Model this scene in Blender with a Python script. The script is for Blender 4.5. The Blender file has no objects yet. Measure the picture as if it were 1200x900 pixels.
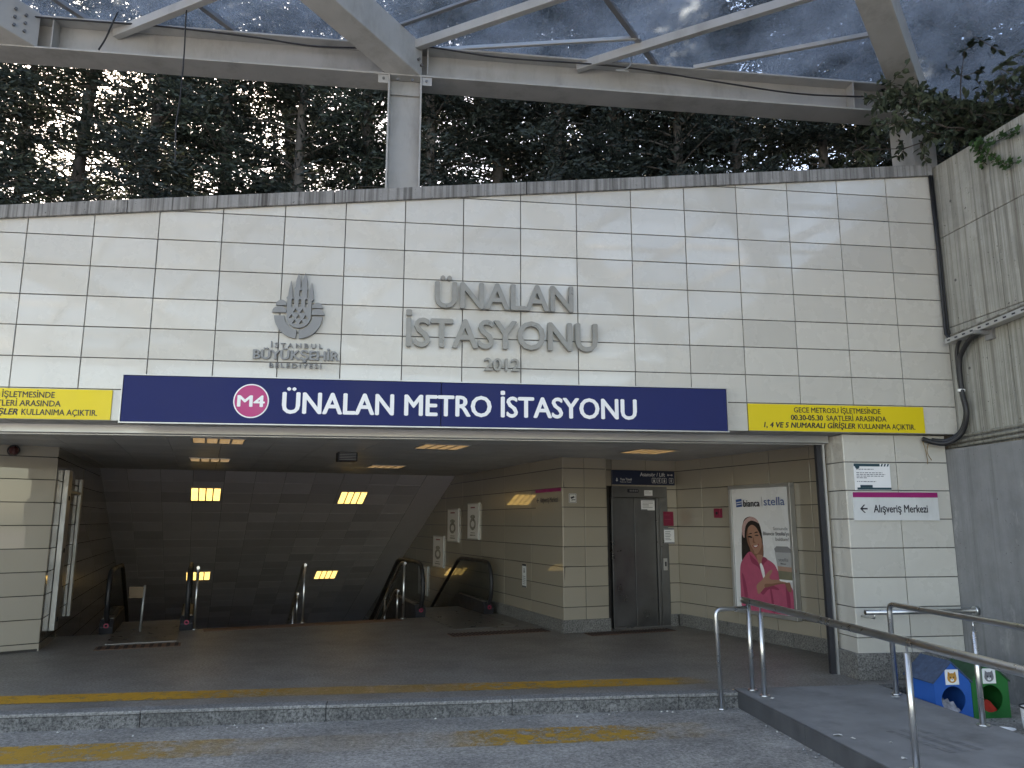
import bpy, bmesh, math, random
from mathutils import Vector, Matrix
R = math.radians
scene = bpy.context.scene
C = scene.collection

# ------------------------------------------------------------------ camera
cam_d = bpy.data.cameras.new('camera'); cam = bpy.data.objects.new('camera', cam_d); C.objects.link(cam)
cam.location = (3.692, -7.575, 1.594)
cam.rotation_euler = (R(90 + 10.116), 0, R(-7.645))
cam_d.sensor_width = 36; cam_d.lens = 27.0
cam_d.clip_start = 0.05; cam_d.clip_end = 2000
scene.camera = cam

# ------------------------------------------------------------------ sky, sun, exposure
SUN_EL, SUN_AZ = 39.0, -25.0            # azimuth measured from +Y towards +X
world = bpy.data.worlds.new('World'); scene.world = world; world.use_nodes = True
wn = world.node_tree
bg = wn.nodes['Background']
sky = wn.nodes.new('ShaderNodeTexSky'); sky.sky_type = 'NISHITA'; sky.sun_disc = False
sky.sun_elevation = R(SUN_EL); sky.sun_rotation = R(SUN_AZ)
sky.air_density = 1.0; sky.dust_density = 1.6; sky.ozone_density = 1.0
wn.links.new(sky.outputs[0], bg.inputs[0]); bg.inputs[1].default_value = 0.15
sun_d = bpy.data.lights.new('sun', 'SUN'); sun = bpy.data.objects.new('sun', sun_d); C.objects.link(sun)
sun_d.energy = 4.5; sun_d.angle = R(0.5); sun_d.color = (1.0, 0.95, 0.86)
sd = Vector((math.cos(R(SUN_EL)) * math.sin(R(SUN_AZ)), math.cos(R(SUN_EL)) * math.cos(R(SUN_AZ)), math.sin(R(SUN_EL))))
sun.rotation_euler = sd.to_track_quat('Z', 'Y').to_euler()
vs = scene.view_settings
vs.view_transform = 'Standard'; vs.look = 'None'; vs.gamma = 1.0; vs.use_curve_mapping = False
vs.exposure = 2.45
vs.use_white_balance = True; vs.white_balance_temperature = 7700; vs.white_balance_tint = 13

# ------------------------------------------------------------------ mesh helpers
class MB:
    def __init__(s):
        s.v = []; s.f = []; s.m = []; s.sm = []
    def poly(s, pts, mi=0, smooth=False):
        n = len(s.v); s.v += [tuple(p) for p in pts]; s.f.append(tuple(range(n, n + len(pts)))); s.m.append(mi); s.sm.append(smooth)
    def hexa(s, p, mi=0):
        n = len(s.v); s.v += [tuple(q) for q in p]
        for f in ((0, 3, 2, 1), (4, 5, 6, 7), (0, 1, 5, 4), (1, 2, 6, 5), (2, 3, 7, 6), (3, 0, 4, 7)):
            s.f.append(tuple(n + i for i in f)); s.m.append(mi); s.sm.append(False)
    def box(s, x0, x1, y0, y1, z0, z1, mi=0):
        s.hexa([(x0, y0, z0), (x1, y0, z0), (x1, y1, z0), (x0, y1, z0), (x0, y0, z1), (x1, y0, z1), (x1, y1, z1), (x0, y1, z1)], mi)
    def fbox(s, F, u0, u1, v0, v1, w0, w1, mi=0):
        s.hexa([F.p(u0, v0, w1), F.p(u1, v0, w1), F.p(u1, v0, w0), F.p(u0, v0, w0), F.p(u0, v1, w1), F.p(u1, v1, w1), F.p(u1, v1, w0), F.p(u0, v1, w0)], mi)
    def prism(s, F, pts, w0, w1, mi=0):
        n = len(pts); b = len(s.v)
        s.v += [tuple(F.p(u, v, w0)) for u, v in pts] + [tuple(F.p(u, v, w1)) for u, v in pts]
        s.f.append(tuple(range(b + n - 1, b - 1, -1))); s.f.append(tuple(range(b + n, b + 2 * n)))
        s.m += [mi, mi]; s.sm += [False, False]
        for i in range(n):
            j = (i + 1) % n
            s.f.append((b + i, b + j, b + n + j, b + n + i)); s.m.append(mi); s.sm.append(False)
    def beam(s, a, b, w, h, up=(0, 0, 1), mi=0, off=0.0):
        a = Vector(a); b = Vector(b); d = (b - a).normalized(); r = d.cross(Vector(up)).normalized(); u = r.cross(d)
        P = []
        for q in (a, b):
            for i, j in ((-.5, -.5), (.5, -.5), (.5, .5), (-.5, .5)):
                P.append(q + r * w * i + u * (h * j + off))
        s.hexa(P, mi)
    def tube(s, path, r, seg=10, mi=0, closed_caps=True):
        pts = [Vector(p) for p in path]; n = len(pts)
        rr = r if isinstance(r, (list, tuple)) else [r] * n
        t0 = (pts[1] - pts[0]).normalized()
        up = Vector((0, 0, 1)) if abs(t0.z) < .9 else Vector((1, 0, 0))
        nrm = t0.cross(up).normalized(); base = len(s.v)
        for i in range(n):
            if i == 0: t = pts[1] - pts[0]
            elif i == n - 1: t = pts[-1] - pts[-2]
            else: t = (pts[i + 1] - pts[i]).normalized() + (pts[i] - pts[i - 1]).normalized()
            t = t.normalized() if t.length > 1e-9 else t0
            nrm = (nrm - t * nrm.dot(t)); nrm.normalize(); bn = t.cross(nrm)
            k = 1.0
            if 0 < i < n - 1:
                c = (pts[i + 1] - pts[i]).normalized().dot(t); k = 1.0 / max(c, .5)
            for j in range(seg):
                a = 2 * math.pi * j / seg
                s.v.append(tuple(pts[i] + (nrm * math.cos(a) + bn * math.sin(a)) * rr[i]))
        for i in range(n - 1):
            for j in range(seg):
                k = (j + 1) % seg
                s.f.append((base + i * seg + j, base + i * seg + k, base + (i + 1) * seg + k, base + (i + 1) * seg + j)); s.m.append(mi); s.sm.append(True)
        if closed_caps:
            s.f.append(tuple(base + j for j in range(seg - 1, -1, -1))); s.m.append(mi); s.sm.append(False)
            s.f.append(tuple(base + (n - 1) * seg + j for j in range(seg))); s.m.append(mi); s.sm.append(False)
    def add_mesh(s, me, M, mi=0, smooth=False):
        n = len(s.v); s.v += [tuple(M @ v.co) for v in me.vertices]
        for p in me.polygons:
            s.f.append(tuple(n + i for i in p.vertices)); s.m.append(mi); s.sm.append(smooth)
    def build(s, name, mats, parent=None, local=False, bevel=0.0):
        o_ = Vector((0, 0, 0)) if (parent is None or local) else ORG.get(parent.name, Vector((0, 0, 0)))
        me = bpy.data.meshes.new(name)
        me.from_pydata([tuple(Vector(v) - o_) for v in s.v], [], s.f)
        for m in (mats if isinstance(mats, (list, tuple)) else [mats]): me.materials.append(m)
        for p, mi, sm in zip(me.polygons, s.m, s.sm): p.material_index = mi; p.use_smooth = sm
        me.update()
        o = bpy.data.objects.new(name, me); C.objects.link(o)
        if parent is not None:
            o.parent = parent
        ORG[o.name] = o_
        if bevel:
            b = o.modifiers.new('bevel', 'BEVEL'); b.width = bevel; b.segments = 2; b.limit_method = 'ANGLE'; b.angle_limit = R(40)
        return o
ORG = {}

class Frame:
    def __init__(s, o, u, v=(0, 0, 1), n=None):
        s.o = Vector(o); s.u = Vector(u).normalized(); s.v = Vector(v).normalized()
        s.n = Vector(n) if n else s.u.cross(s.v)
    def p(s, u, v, w=0.0): return s.o + s.u * u + s.v * v + s.n * w
    def mat(s, u, v, w, sx=1, sy=1, shear=0):
        m = Matrix.Identity(4)
        o = s.p(u, v, w)
        for i in range(3):
            m[i][0] = s.u[i] * sx; m[i][1] = s.v[i] * sy + s.u[i] * shear; m[i][2] = s.n[i]; m[i][3] = o[i]
        return m

def thing(name, label, cat, loc=(0, 0, 0), group=None):
    o = bpy.data.objects.new(name, None); C.objects.link(o); o.empty_display_size = .2
    o.location = loc; o['label'] = label; o['category'] = cat
    if group: o['group'] = group
    ORG[o.name] = Vector(loc)
    return o
def tag(o, label, cat, group=None):
    o['label'] = label; o['category'] = cat
    if group: o['group'] = group
    return o
def struct(name, mb, mats, bevel=0):
    o = mb.build(name, mats, None, bevel=bevel); o['kind'] = 'structure'; return o
def dup(root, loc, rotz=None, label=None, scale=None):
    def rec(o, par):
        c = o.copy(); C.objects.link(c)
        if par: c.parent = par
        for ch in list(o.children): rec(ch, c)
        return c
    r = rec(root, None); r.location = loc
    if rotz is not None: r.rotation_euler = (0, 0, rotz)
    if scale: r.scale = scale
    if label: r['label'] = label
    return r
def rounded(path, r, n=5):
    P = [Vector(p) for p in path]; out = [P[0]]
    for i in range(1, len(P) - 1):
        a = (P[i - 1] - P[i]).normalized(); b = (P[i + 1] - P[i]).normalized()
        p0 = P[i] + a * r; p1 = P[i] + b * r
        for k in range(n + 1):
            t = k / n; out.append((1 - t) ** 2 * p0 + 2 * t * (1 - t) * P[i] + t * t * p1)
    out.append(P[-1]); return out

# ------------------------------------------------------------------ text and outline shapes
_cap = {}
def text_mesh(s, bold=0.0, extrude=0.0, spacing=1.0, res=3):
    me = text_mesh0(s.replace('İ', 'I'), bold, extrude, spacing, res)
    if 'İ' not in s: return me
    def xmax(t):
        q = text_mesh0(t, 0, 0, spacing, res); v = max(c.co.x for c in q.vertices); bpy.data.meshes.remove(q); return v
    q = text_mesh0('I', 0, 0, 1, res); xs = [c.co.x for c in q.vertices]; wI = max(xs) - min(xs); h = max(c.co.y for c in q.vertices); bpy.data.meshes.remove(q)
    vs_ = [tuple(v.co) for v in me.vertices]; fs = [tuple(p.vertices) for p in me.polygons]
    wd = max(wI, .11) * 1.05
    for i, ch in enumerate(s):
        if ch != 'İ': continue
        x = xmax(s[:i + 1].replace('İ', 'I')) - wI / 2; y0 = h * 1.13; b = len(vs_); e = extrude
        P = [(x - wd / 2, y0), (x + wd / 2, y0), (x + wd / 2, y0 + wd), (x - wd / 2, y0 + wd)]
        vs_ += [(u, v, -e) for u, v in P] + [(u, v, e) for u, v in P]
        fs += [(b + 4, b + 5, b + 6, b + 7)]
        if e > 0: fs += [(b + 3, b + 2, b + 1, b)] + [(b + k, b + (k + 1) % 4, b + 4 + (k + 1) % 4, b + 4 + k) for k in range(4)]
    m2 = bpy.data.meshes.new('t'); m2.from_pydata(vs_, [], fs); bpy.data.meshes.remove(me); return m2
def text_mesh0(s, bold=0.0, extrude=0.0, spacing=1.0, res=3):
    cu = bpy.data.curves.new('t', 'FONT'); cu.body = s; cu.size = 1; cu.offset = bold; cu.extrude = extrude; cu.resolution_u = res
    cu.space_character = spacing
    ob = bpy.data.objects.new('t', cu); C.objects.link(ob)
    dg = bpy.context.evaluated_depsgraph_get(); dg.update()
    me = bpy.data.meshes.new_from_object(ob.evaluated_get(dg))
    bpy.data.objects.remove(ob); bpy.data.curves.remove(cu)
    return me
def capheight():
    if not _cap:
        me = text_mesh('H'); _cap['h'] = max(v.co.y for v in me.vertices); bpy.data.meshes.remove(me)
    return _cap['h']
def put_text(mb, F, s, u0, u1, v, cap, w=0.002, depth=0.0, bold=0.0, slant=0.0, spacing=1.0, mi=0):
    sy = cap / capheight()
    me = text_mesh(s, 0.0, depth / 2, spacing)
    xs = [q.co.x for q in me.vertices]
    if not xs: return
    sx = (u1 - u0) / max(1e-6, max(xs) - min(xs))
    k = 0
    for du, dv in (((0, 0),) if bold < .004 else ((-1, 0), (1, 0), (0, -.8), (0, .8), (0, 0))):
        M = F.mat(u0 - min(xs) * sx + du * bold * 1.25 * sx, v + dv * bold * 1.0 * sy, w + depth / 2 + k * .00035, sx, sy, slant * sy); k += 1
        mb.add_mesh(me, M, mi)
    bpy.data.meshes.remove(me)
def shape_mesh(polys, depth=0.0):
    cu = bpy.data.curves.new('s', 'CURVE'); cu.dimensions = '2D'; cu.fill_mode = 'BOTH'; cu.extrude = depth / 2
    for P in polys:
        sp = cu.splines.new('POLY'); sp.points.add(len(P) - 1); sp.use_cyclic_u = True
        for i, (x, y) in enumerate(P): sp.points[i].co = (x, y, 0, 1)
    ob = bpy.data.objects.new('s', cu); C.objects.link(ob)
    dg = bpy.context.evaluated_depsgraph_get(); dg.update()
    me = bpy.data.meshes.new_from_object(ob.evaluated_get(dg))
    bpy.data.objects.remove(ob); bpy.data.curves.remove(cu)
    return me
def put_shape(mb, F, polys, w=0.0, depth=0.0, mi=0, u=0, v=0, s=1.0):
    me = shape_mesh(polys, depth)
    mb.add_mesh(me, F.mat(u, v, w + depth / 2, s, s), mi); bpy.data.meshes.remove(me)
def circ(cx, cy, r, n=28, ry=None): return [(cx + r * math.cos(2 * math.pi * i / n), cy + (ry or r) * math.sin(2 * math.pi * i / n)) for i in range(n)]
def rect(u0, u1, v0, v1): return [(u0, v0), (u1, v0), (u1, v1), (u0, v1)]
def rrect(u0, u1, v0, v1, r, n=4):
    out = []
    for cx, cy, a in ((u1 - r, v0 + r, -90), (u1 - r, v1 - r, 0), (u0 + r, v1 - r, 90), (u0 + r, v0 + r, 180)):
        for k in range(n + 1):
            t = R(a + 90 * k / n); out.append((cx + r * math.cos(t), cy + r * math.sin(t)))
    return out
def spline(pts, n=6):
    """closed Catmull-Rom through pts"""
    out = []; m = len(pts)
    for i in range(m):
        p0, p1, p2, p3 = (Vector(pts[(i + k - 1) % m]) for k in range(4))
        for k in range(n):
            t = k / n
            q = 0.5 * ((2 * p1) + (p2 - p0) * t + (2 * p0 - 5 * p1 + 4 * p2 - p3) * t * t + (3 * p1 - p0 - 3 * p2 + p3) * t ** 3)
            out.append((q.x, q.y))
    return out

# ------------------------------------------------------------------ materials
def nodes_of(name):
    m = bpy.data.materials.new(name); m.use_nodes = True
    t = m.node_tree; return m, t, t.nodes, t.links, t.nodes['Principled BSDF']
def N(nd, typ, **kw):
    n = nd.new(typ)
    for k, v in kw.items(): setattr(n, k, v)
    return n
def wpos(nd, lk, scale=(1, 1, 1), obj=False):
    g = N(nd, 'ShaderNodeTexCoord') if obj else N(nd, 'ShaderNodeNewGeometry')
    mp = N(nd, 'ShaderNodeMapping'); mp.inputs['Scale'].default_value = scale
    lk.new(g.outputs['Object' if obj else 'Position'], mp.inputs[0]); return mp.outputs[0]
def noise(nd, lk, vec, scale, detail=4, rough=.55):
    n = N(nd, 'ShaderNodeTexNoise'); n.inputs['Scale'].default_value = scale; n.inputs['Detail'].default_value = detail
    n.inputs['Roughness'].default_value = rough; lk.new(vec, n.inputs['Vector']); return n.outputs['Fac']
def ramp(nd, lk, fac, stops):
    r = N(nd, 'ShaderNodeValToRGB'); e = r.color_ramp.elements
    while len(e) < len(stops): e.new(.5)
    for el, (p, c) in zip(e, stops): el.position = p; el.color = (*c, 1) if len(c) == 3 else c
    lk.new(fac, r.inputs[0]); return r.outputs[0]
def g3(v): return (v, v, v)
def mix(nd, lk, fac, a, b, mode='MIX'):
    x = N(nd, 'ShaderNodeMix', data_type='RGBA', blend_type=mode)
    for sock, val in ((x.inputs[0], fac), (x.inputs[6], a), (x.inputs[7], b)):
        if hasattr(val, 'is_linked'): lk.new(val, sock)
        elif isinstance(val, (tuple, list)): sock.default_value = (*val, 1) if len(val) == 3 else val
        else: sock.default_value = val
    return x.outputs[2]
def bump(nd, lk, bs, h, strength=.3, dist=.01):
    b = N(nd, 'ShaderNodeBump'); b.inputs['Strength'].default_value = strength; b.inputs['Distance'].default_value = dist
    lk.new(h, b.inputs['Height']); lk.new(b.outputs[0], bs.inputs['Normal'])

def simple(name, col, rough=.5, metal=0., var=.12, scale=6., bmp=0., spec=.5, rvar=.1, grime=None):
    m, t, nd, lk, bs = nodes_of(name)
    v = wpos(nd, lk); f = noise(nd, lk, v, scale, 5)
    c = ramp(nd, lk, f, [(.3, tuple(x * (1 - var) for x in col)), (.7, tuple(min(1, x * (1 + var)) for x in col))])
    if grime:
        f2 = noise(nd, lk, wpos(nd, lk, (1, 1, .35)), grime[1], 6, .7)
        c = mix(nd, lk, ramp(nd, lk, f2, [(.5, g3(0)), (.72, g3(grime[2]))]), c, grime[0])
    lk.new(c, bs.inputs['Base Color'])
    rr = ramp(nd, lk, f, [(.3, g3(max(0, rough - rvar))), (.7, g3(min(1, rough + rvar)))]); lk.new(rr, bs.inputs['Roughness'])
    bs.inputs['Metallic'].default_value = metal; bs.inputs['Specular IOR Level'].default_value = spec
    if bmp: bump(nd, lk, bs, noise(nd, lk, v, scale * 8, 3), bmp, .004)
    return m
def tile_mat(name, col, rough, var=.05, stain=(.3, .27, .22), stain_amt=.25, coat=0., coat_rough=.05, coat_ior=1.6, bm=.03):
    m, t, nd, lk, bs = nodes_of(name)
    g = N(nd, 'ShaderNodeNewGeometry')
    k = ramp(nd, lk, g.outputs['Random Per Island'], [(0, tuple(c * (1 - var) for c in col)), (1, tuple(c * (1 + var) for c in col))])
    v = wpos(nd, lk); f = noise(nd, lk, v, 2.2, 6, .65)
    c = mix(nd, lk, ramp(nd, lk, f, [(.46, g3(0)), (.8, g3(stain_amt))]), k, stain)
    drip = noise(nd, lk, wpos(nd, lk, (9, 9, .5)), 1.0, 5, .6)
    c = mix(nd, lk, ramp(nd, lk, drip, [(.55, g3(0)), (.8, g3(stain_amt * .55))]), c, stain)
    sp = noise(nd, lk, v, 55, 2); c = mix(nd, lk, ramp(nd, lk, sp, [(.72, g3(0)), (.78, g3(.12))]), c, (.2, .18, .15))
    lk.new(c, bs.inputs['Base Color'])
    lk.new(ramp(nd, lk, f, [(.3, g3(rough)), (.8, g3(rough + (.03 if bm == 0 else .22)))]), bs.inputs['Roughness'])
    bs.inputs['Coat Weight'].default_value = coat; bs.inputs['Coat Roughness'].default_value = coat_rough; bs.inputs['Coat IOR'].default_value = coat_ior
    if bm: bump(nd, lk, bs, noise(nd, lk, v, 3.0, 2), bm, .01)
    return m
def granite(name, a, b, rough=.6, scale=130, dirt=.4):
    m, t, nd, lk, bs = nodes_of(name); v = wpos(nd, lk)
    f = noise(nd, lk, v, scale, 3, .8); c = ramp(nd, lk, f, [(.36, a), (.5, tuple((x + y) / 2 for x, y in zip(a, b))), (.64, b)])
    f2 = noise(nd, lk, v, 1.7, 6, .7); c = mix(nd, lk, ramp(nd, lk, f2, [(.4, g3(0)), (.75, g3(dirt))]), c, tuple(x * .6 for x in a))
    lk.new(c, bs.inputs['Base Color']); bs.inputs['Roughness'].default_value = rough
    bump(nd, lk, bs, f, .25, .004); return m
def asphalt(name, dark, light, patch=.35):
    m, t, nd, lk, bs = nodes_of(name); v = wpos(nd, lk)
    f = noise(nd, lk, v, 38, 3, .9); f1 = noise(nd, lk, v, 26, 4, .8)
    c = ramp(nd, lk, f, [(.34, dark), (.52, tuple((x + y) / 2 for x, y in zip(dark, light))), (.68, light)])
    c = mix(nd, lk, .22, c, ramp(nd, lk, f1, [(.35, dark), (.65, light)]))
    f2 = noise(nd, lk, v, .9, 7, .68); c = mix(nd, lk, ramp(nd, lk, f2, [(.38, g3(0)), (.7, g3(patch))]), c, tuple(x * .7 for x in dark))
    f3 = noise(nd, lk, wpos(nd, lk, (.5, 1.6, 1)), 1.6, 7, .7); c = mix(nd, lk, ramp(nd, lk, f3, [(.5, g3(0)), (.8, g3(.3))]), c, tuple(min(1, x * 1.25) for x in light))
    lk.new(c, bs.inputs['Base Color'])
    lk.new(ramp(nd, lk, f2, [(.3, g3(.62)), (.7, g3(.85))]), bs.inputs['Roughness'])
    bump(nd, lk, bs, f, .5, .006); return m
def paint_worn(name, col, fade_scale, keep, under_rough=.7, xfade=None):
    """worn road paint: real holes in the sheet where traffic has rubbed it off"""
    m, t, nd, lk, bs = nodes_of(name); v = wpos(nd, lk)
    f = noise(nd, lk, v, 9, 8, .85); f2 = noise(nd, lk, wpos(nd, lk, (.6, 1, 1)), fade_scale, 4, .6)
    add = N(nd, 'ShaderNodeMath', operation='ADD'); hf = N(nd, 'ShaderNodeMath', operation='MULTIPLY'); hf.inputs[1].default_value = .4; lk.new(f2, hf.inputs[0]); lk.new(f, add.inputs[0]); lk.new(hf.outputs[0], add.inputs[1])
    a = ramp(nd, lk, add.outputs[0], [(keep - .06, g3(1)), (keep + .05, g3(.04))])
    # gaps that belong to the paint itself, placed along the stripe
    src = a
    if xfade:
        sx = N(nd, 'ShaderNodeSeparateXYZ'); g = N(nd, 'ShaderNodeNewGeometry'); lk.new(g.outputs['Position'], sx.inputs[0])
        wob = N(nd, 'ShaderNodeMath', operation='MULTIPLY_ADD'); lk.new(f2, wob.inputs[0]); wob.inputs[1].default_value = 1.6; lk.new(sx.outputs[0], wob.inputs[2])
        mr = N(nd, 'ShaderNodeMapRange'); mr.inputs[1].default_value = xfade[0]; mr.inputs[2].default_value = xfade[1]; lk.new(wob.outputs[0], mr.inputs[0])
        r = ramp(nd, lk, mr.outputs[0], xfade[2])
        mm = N(nd, 'ShaderNodeMath', operation='MULTIPLY'); lk.new(a, mm.inputs[0]); lk.new(r, mm.inputs[1]); src = mm.outputs[0]
    c = ramp(nd, lk, f, [(.3, tuple(x * .6 for x in col)), (.6, col)])
    lk.new(c, bs.inputs['Base Color']); bs.inputs['Roughness'].default_value = under_rough
    lk.new(src, bs.inputs['Alpha']); bump(nd, lk, bs, noise(nd, lk, v, 90, 3), .4, .005)
    return m
def board_concrete(name, col, streak, amount, rough=.85, freq=7.):
    m, t, nd, lk, bs = nodes_of(name); v = wpos(nd, lk)
    f = noise(nd, lk, v, 3., 7, .7)
    c = ramp(nd, lk, f, [(.3, tuple(x * .8 for x in col)), (.7, tuple(x * 1.1 for x in col))])
    s = noise(nd, lk, wpos(nd, lk, (freq, freq, .22)), 1.6, 6, .7)
    c = mix(nd, lk, ramp(nd, lk, s, [(.45, g3(0)), (.68, g3(amount))]), c, streak)
    s3 = noise(nd, lk, wpos(nd, lk, (freq * 3, freq * 3, .15)), 1.4, 4, .7)
    c = mix(nd, lk, ramp(nd, lk, s3, [(.56, g3(0)), (.66, g3(amount * .8))]), c, tuple(x * .55 for x in streak))
    p = noise(nd, lk, v, 24, 4, .6); c = mix(nd, lk, ramp(nd, lk, p, [(.66, g3(0)), (.7, g3(.75))]), c, (.05, .05, .045))
    w = noise(nd, lk, wpos(nd, lk, (1.2, 1.2, .6)), 2.4, 6, .7); c = mix(nd, lk, ramp(nd, lk, w, [(.6, g3(0)), (.75, g3(.45))]), c, (.62, .61, .58))
    lk.new(c, bs.inputs['Base Color']); bs.inputs['Roughness'].default_value = rough
    b = N(nd, 'ShaderNodeMath', operation='ADD'); lk.new(s, b.inputs[0]); lk.new(p, b.inputs[1])
    bump(nd, lk, bs, b.outputs[0], .45, .012); return m
def leaf_mat(name, a, b, trans=.35):
    m, t, nd, lk, bs = nodes_of(name)
    g = N(nd, 'ShaderNodeNewGeometry')
    c = ramp(nd, lk, g.outputs['Random Per Island'], [(0, a), (.7, b), (1, tuple(x * 1.5 for x in b))])
    lk.new(c, bs.inputs['Base Color']); bs.inputs['Roughness'].default_value = .55; bs.inputs['Specular IOR Level'].default_value = .3
    tr = N(nd, 'ShaderNodeBsdfTranslucent'); lk.new(c, tr.inputs[0])
    mx = N(nd, 'ShaderNodeMixShader'); mx.inputs[0].default_value = trans
    lk.new(bs.outputs[0], mx.inputs[1]); lk.new(tr.outputs[0], mx.inputs[2])
    lk.new(mx.outputs[0], nd['Material Output'].inputs[0]); return m
def glass_mat(name, tint, dirt_lo, dirt_hi, dirt_col, gloss=.12, rough=.05, scale=1.6):
    m, t, nd, lk, bs = nodes_of(name); out = nd['Material Output']
    tr = N(nd, 'ShaderNodeBsdfTransparent'); tr.inputs[0].default_value = (*tint, 1)
    gl = N(nd, 'ShaderNodeBsdfGlossy'); gl.inputs['Roughness'].default_value = rough
    v = wpos(nd, lk)
    tl = N(nd, 'ShaderNodeBsdfTranslucent'); tl.inputs[0].default_value = (*dirt_col, 1)
    df = N(nd, 'ShaderNodeBsdfDiffuse'); df.inputs[0].default_value = (*dirt_col, 1)
    d = N(nd, 'ShaderNodeMixShader'); d.inputs[0].default_value = .35; lk.new(tl.outputs[0], d.inputs[1]); lk.new(df.outputs[0], d.inputs[2])
    f = noise(nd, lk, v, scale, 7, .68)
    a = N(nd, 'ShaderNodeMixShader'); lk.new(ramp(nd, lk, f, [(.35, g3(dirt_lo)), (.7, g3(dirt_hi))]), a.inputs[0])
    lk.new(tr.outputs[0], a.inputs[1]); lk.new(d.outputs[0], a.inputs[2])
    fr = N(nd, 'ShaderNodeLayerWeight')
    b = N(nd, 'ShaderNodeMixShader'); lk.new(ramp(nd, lk, fr.outputs['Facing'], [(0, g3(.02)), (.6, g3(.04)), (.85, g3(.12)), (1, g3(.55))]), b.inputs[0]); lk.new(a.outputs[0], b.inputs[1]); lk.new(gl.outputs[0], b.inputs[2])
    lk.new(b.outputs[0], out.inputs[0]); return m
def emit_mat(name, col, strength):
    m, t, nd, lk, bs = nodes_of(name); v = wpos(nd, lk)
    c = ramp(nd, lk, noise(nd, lk, v, 38, 2), [(.35, tuple(x * .55 for x in col)), (.6, col)])
    lk.new(c, bs.inputs['Emission Color']); bs.inputs['Emission Strength'].default_value = strength
    bs.inputs['Base Color'].default_value = (.5, .45, .3, 1); return m

M = {}
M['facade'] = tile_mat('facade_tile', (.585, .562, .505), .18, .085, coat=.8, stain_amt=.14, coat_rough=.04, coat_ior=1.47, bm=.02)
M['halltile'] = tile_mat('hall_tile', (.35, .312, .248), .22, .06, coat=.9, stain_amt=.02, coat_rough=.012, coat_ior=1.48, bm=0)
M['darktile'] = tile_mat('ceiling_tile', (.72, .70, .74), .30, .17, stain_amt=.1)
M['ceil'] = tile_mat('ceiling_panel', (.55, .54, .52), .35, .07, stain_amt=.2)
M['joint'] = simple('joint', (.13, .125, .12), .9)
M['joint_dk'] = simple('hall_joint', (.045, .04, .036), .9)
M['core'] = simple('core', (.22, .21, .2), .9)
M['coping'] = board_concrete('coping_stone', (.30, .295, .285), (.07, .065, .06), .95, freq=12.)
M['steel'] = simple('painted_steel', (.41, .405, .39), .45, 0, .07, 3., .02, grime=((.2, .19, .17), 2.5, .55))
M['steel_dk'] = simple('glazing_bar', (.22, .225, .235), .4, .4, .1)
M['bolt'] = simple('bolt', (.2, .2, .2), .5, .6)
M['inox'] = simple('stainless', (.70, .70, .69), .30, 1., .04, 9., .0, rvar=.04)
M['lift_steel'] = simple('lift_steel', (.17, .17, .17), .36, .85, .14, 3., 0, grime=((.1, .1, .1), 2.2, .6))
M['alu'] = simple('aluminium', (.5, .5, .49), .42, .7, .07)
M['shutter'] = simple('shutter_metal', (.3, .3, .3), .45, .5, .1)
M['black'] = simple('black_rubber', (.018, .018, .02), .45, 0, .2)
M['blackmat'] = simple('black_metal', (.03, .03, .035), .5, .2, .2)
M['letters'] = simple('letter_metal', (.25, .243, .225), .36, .3, .1, 9, grime=((.2, .17, .13), 9., .5))
M['emblem'] = simple('emblem_metal', (.23, .235, .24), .5, .3, .06)
M['navy'] = simple('navy_sign', (.018, .026, .115), .6, 0, .04, 2., spec=.2)
M['navy_dk'] = simple('navy_lift_sign', (.012, .02, .05), .4, 0, .05, 2.)
M['white'] = simple('white_print', (.88, .88, .88), .45, 0, .02)
M['white_mat'] = simple('white_board', (.66, .67, .66), .55, 0, .03, 4, grime=((.4, .38, .34), 3., .35))
M['magenta'] = simple('magenta', (.50, .022, .17), .42, 0, .04)
M['plum'] = simple('plum', (.33, .012, .14), .45, 0, .04)
M['yellow'] = simple('yellow_sign', (.78, .60, .012), .45, 0, .03, 2.)
M['print'] = simple('black_print', (.02, .02, .03), .5, 0, .1)
M['greyprint'] = simple('grey_print', (.2, .2, .22), .6, 0, .1)
M['teal'] = simple('teal_print', (.02, .06, .08), .5)
M['red'] = simple('red_box', (.26, .018, .055), .5)
M['concrete_hi'] = board_concrete('board_concrete', (.40, .395, .35), (.13, .12, .095), .8, freq=13.)
M['concrete_lo'] = board_concrete('painted_concrete', (.25, .253, .255), (.13, .13, .13), .45, .8, freq=2.2)
M['granite'] = granite('granite_base', (.055, .053, .05), (.30, .29, .27), .6, 62)
M['kerb'] = granite('kerb_granite', (.045, .045, .046), (.26, .257, .25), .8, 42, .7)
M['kerb_top'] = granite('kerb_nosing', (.10, .10, .10), (.36, .355, .345), .7, 50, .4)
M['floor'] = granite('hall_floor', (.125, .114, .103), (.36, .34, .31), .46, 40, .65)
M['road'] = asphalt('asphalt', (.095, .09, .083), (.62, .59, .55), .55)
M['ramp'] = simple('ramp_concrete', (.24, .24, .24), .8, 0, .2, 2.4, .25, grime=((.10, .10, .10), 1.8, .6))
M['edge'] = simple('edge_plate', (.11, .113, .12), .5, .4, .2, 5., .05, grime=((.16, .16, .16), 5., .4))
M['paint_a'] = paint_worn('yellow_paint', (.68, .36, .03), 1.2, .755, xfade=(0, 8, [(0, g3(1)), (.30, g3(.85)), (.44, g3(.42)), (.6, g3(.4)), (.72, g3(.85)), (.87, g3(.7)), (.95, g3(0))]))
M['paint_b'] = paint_worn('yellow_paint_road', (.68, .38, .03), 1.6, .735, xfade=(0, 8, [(0, g3(.95)), (.27, g3(.7)), (.45, g3(.12)), (.60, g3(.1)), (.68, g3(.85)), (.80, g3(.75)), (.90, g3(0))]))
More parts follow.
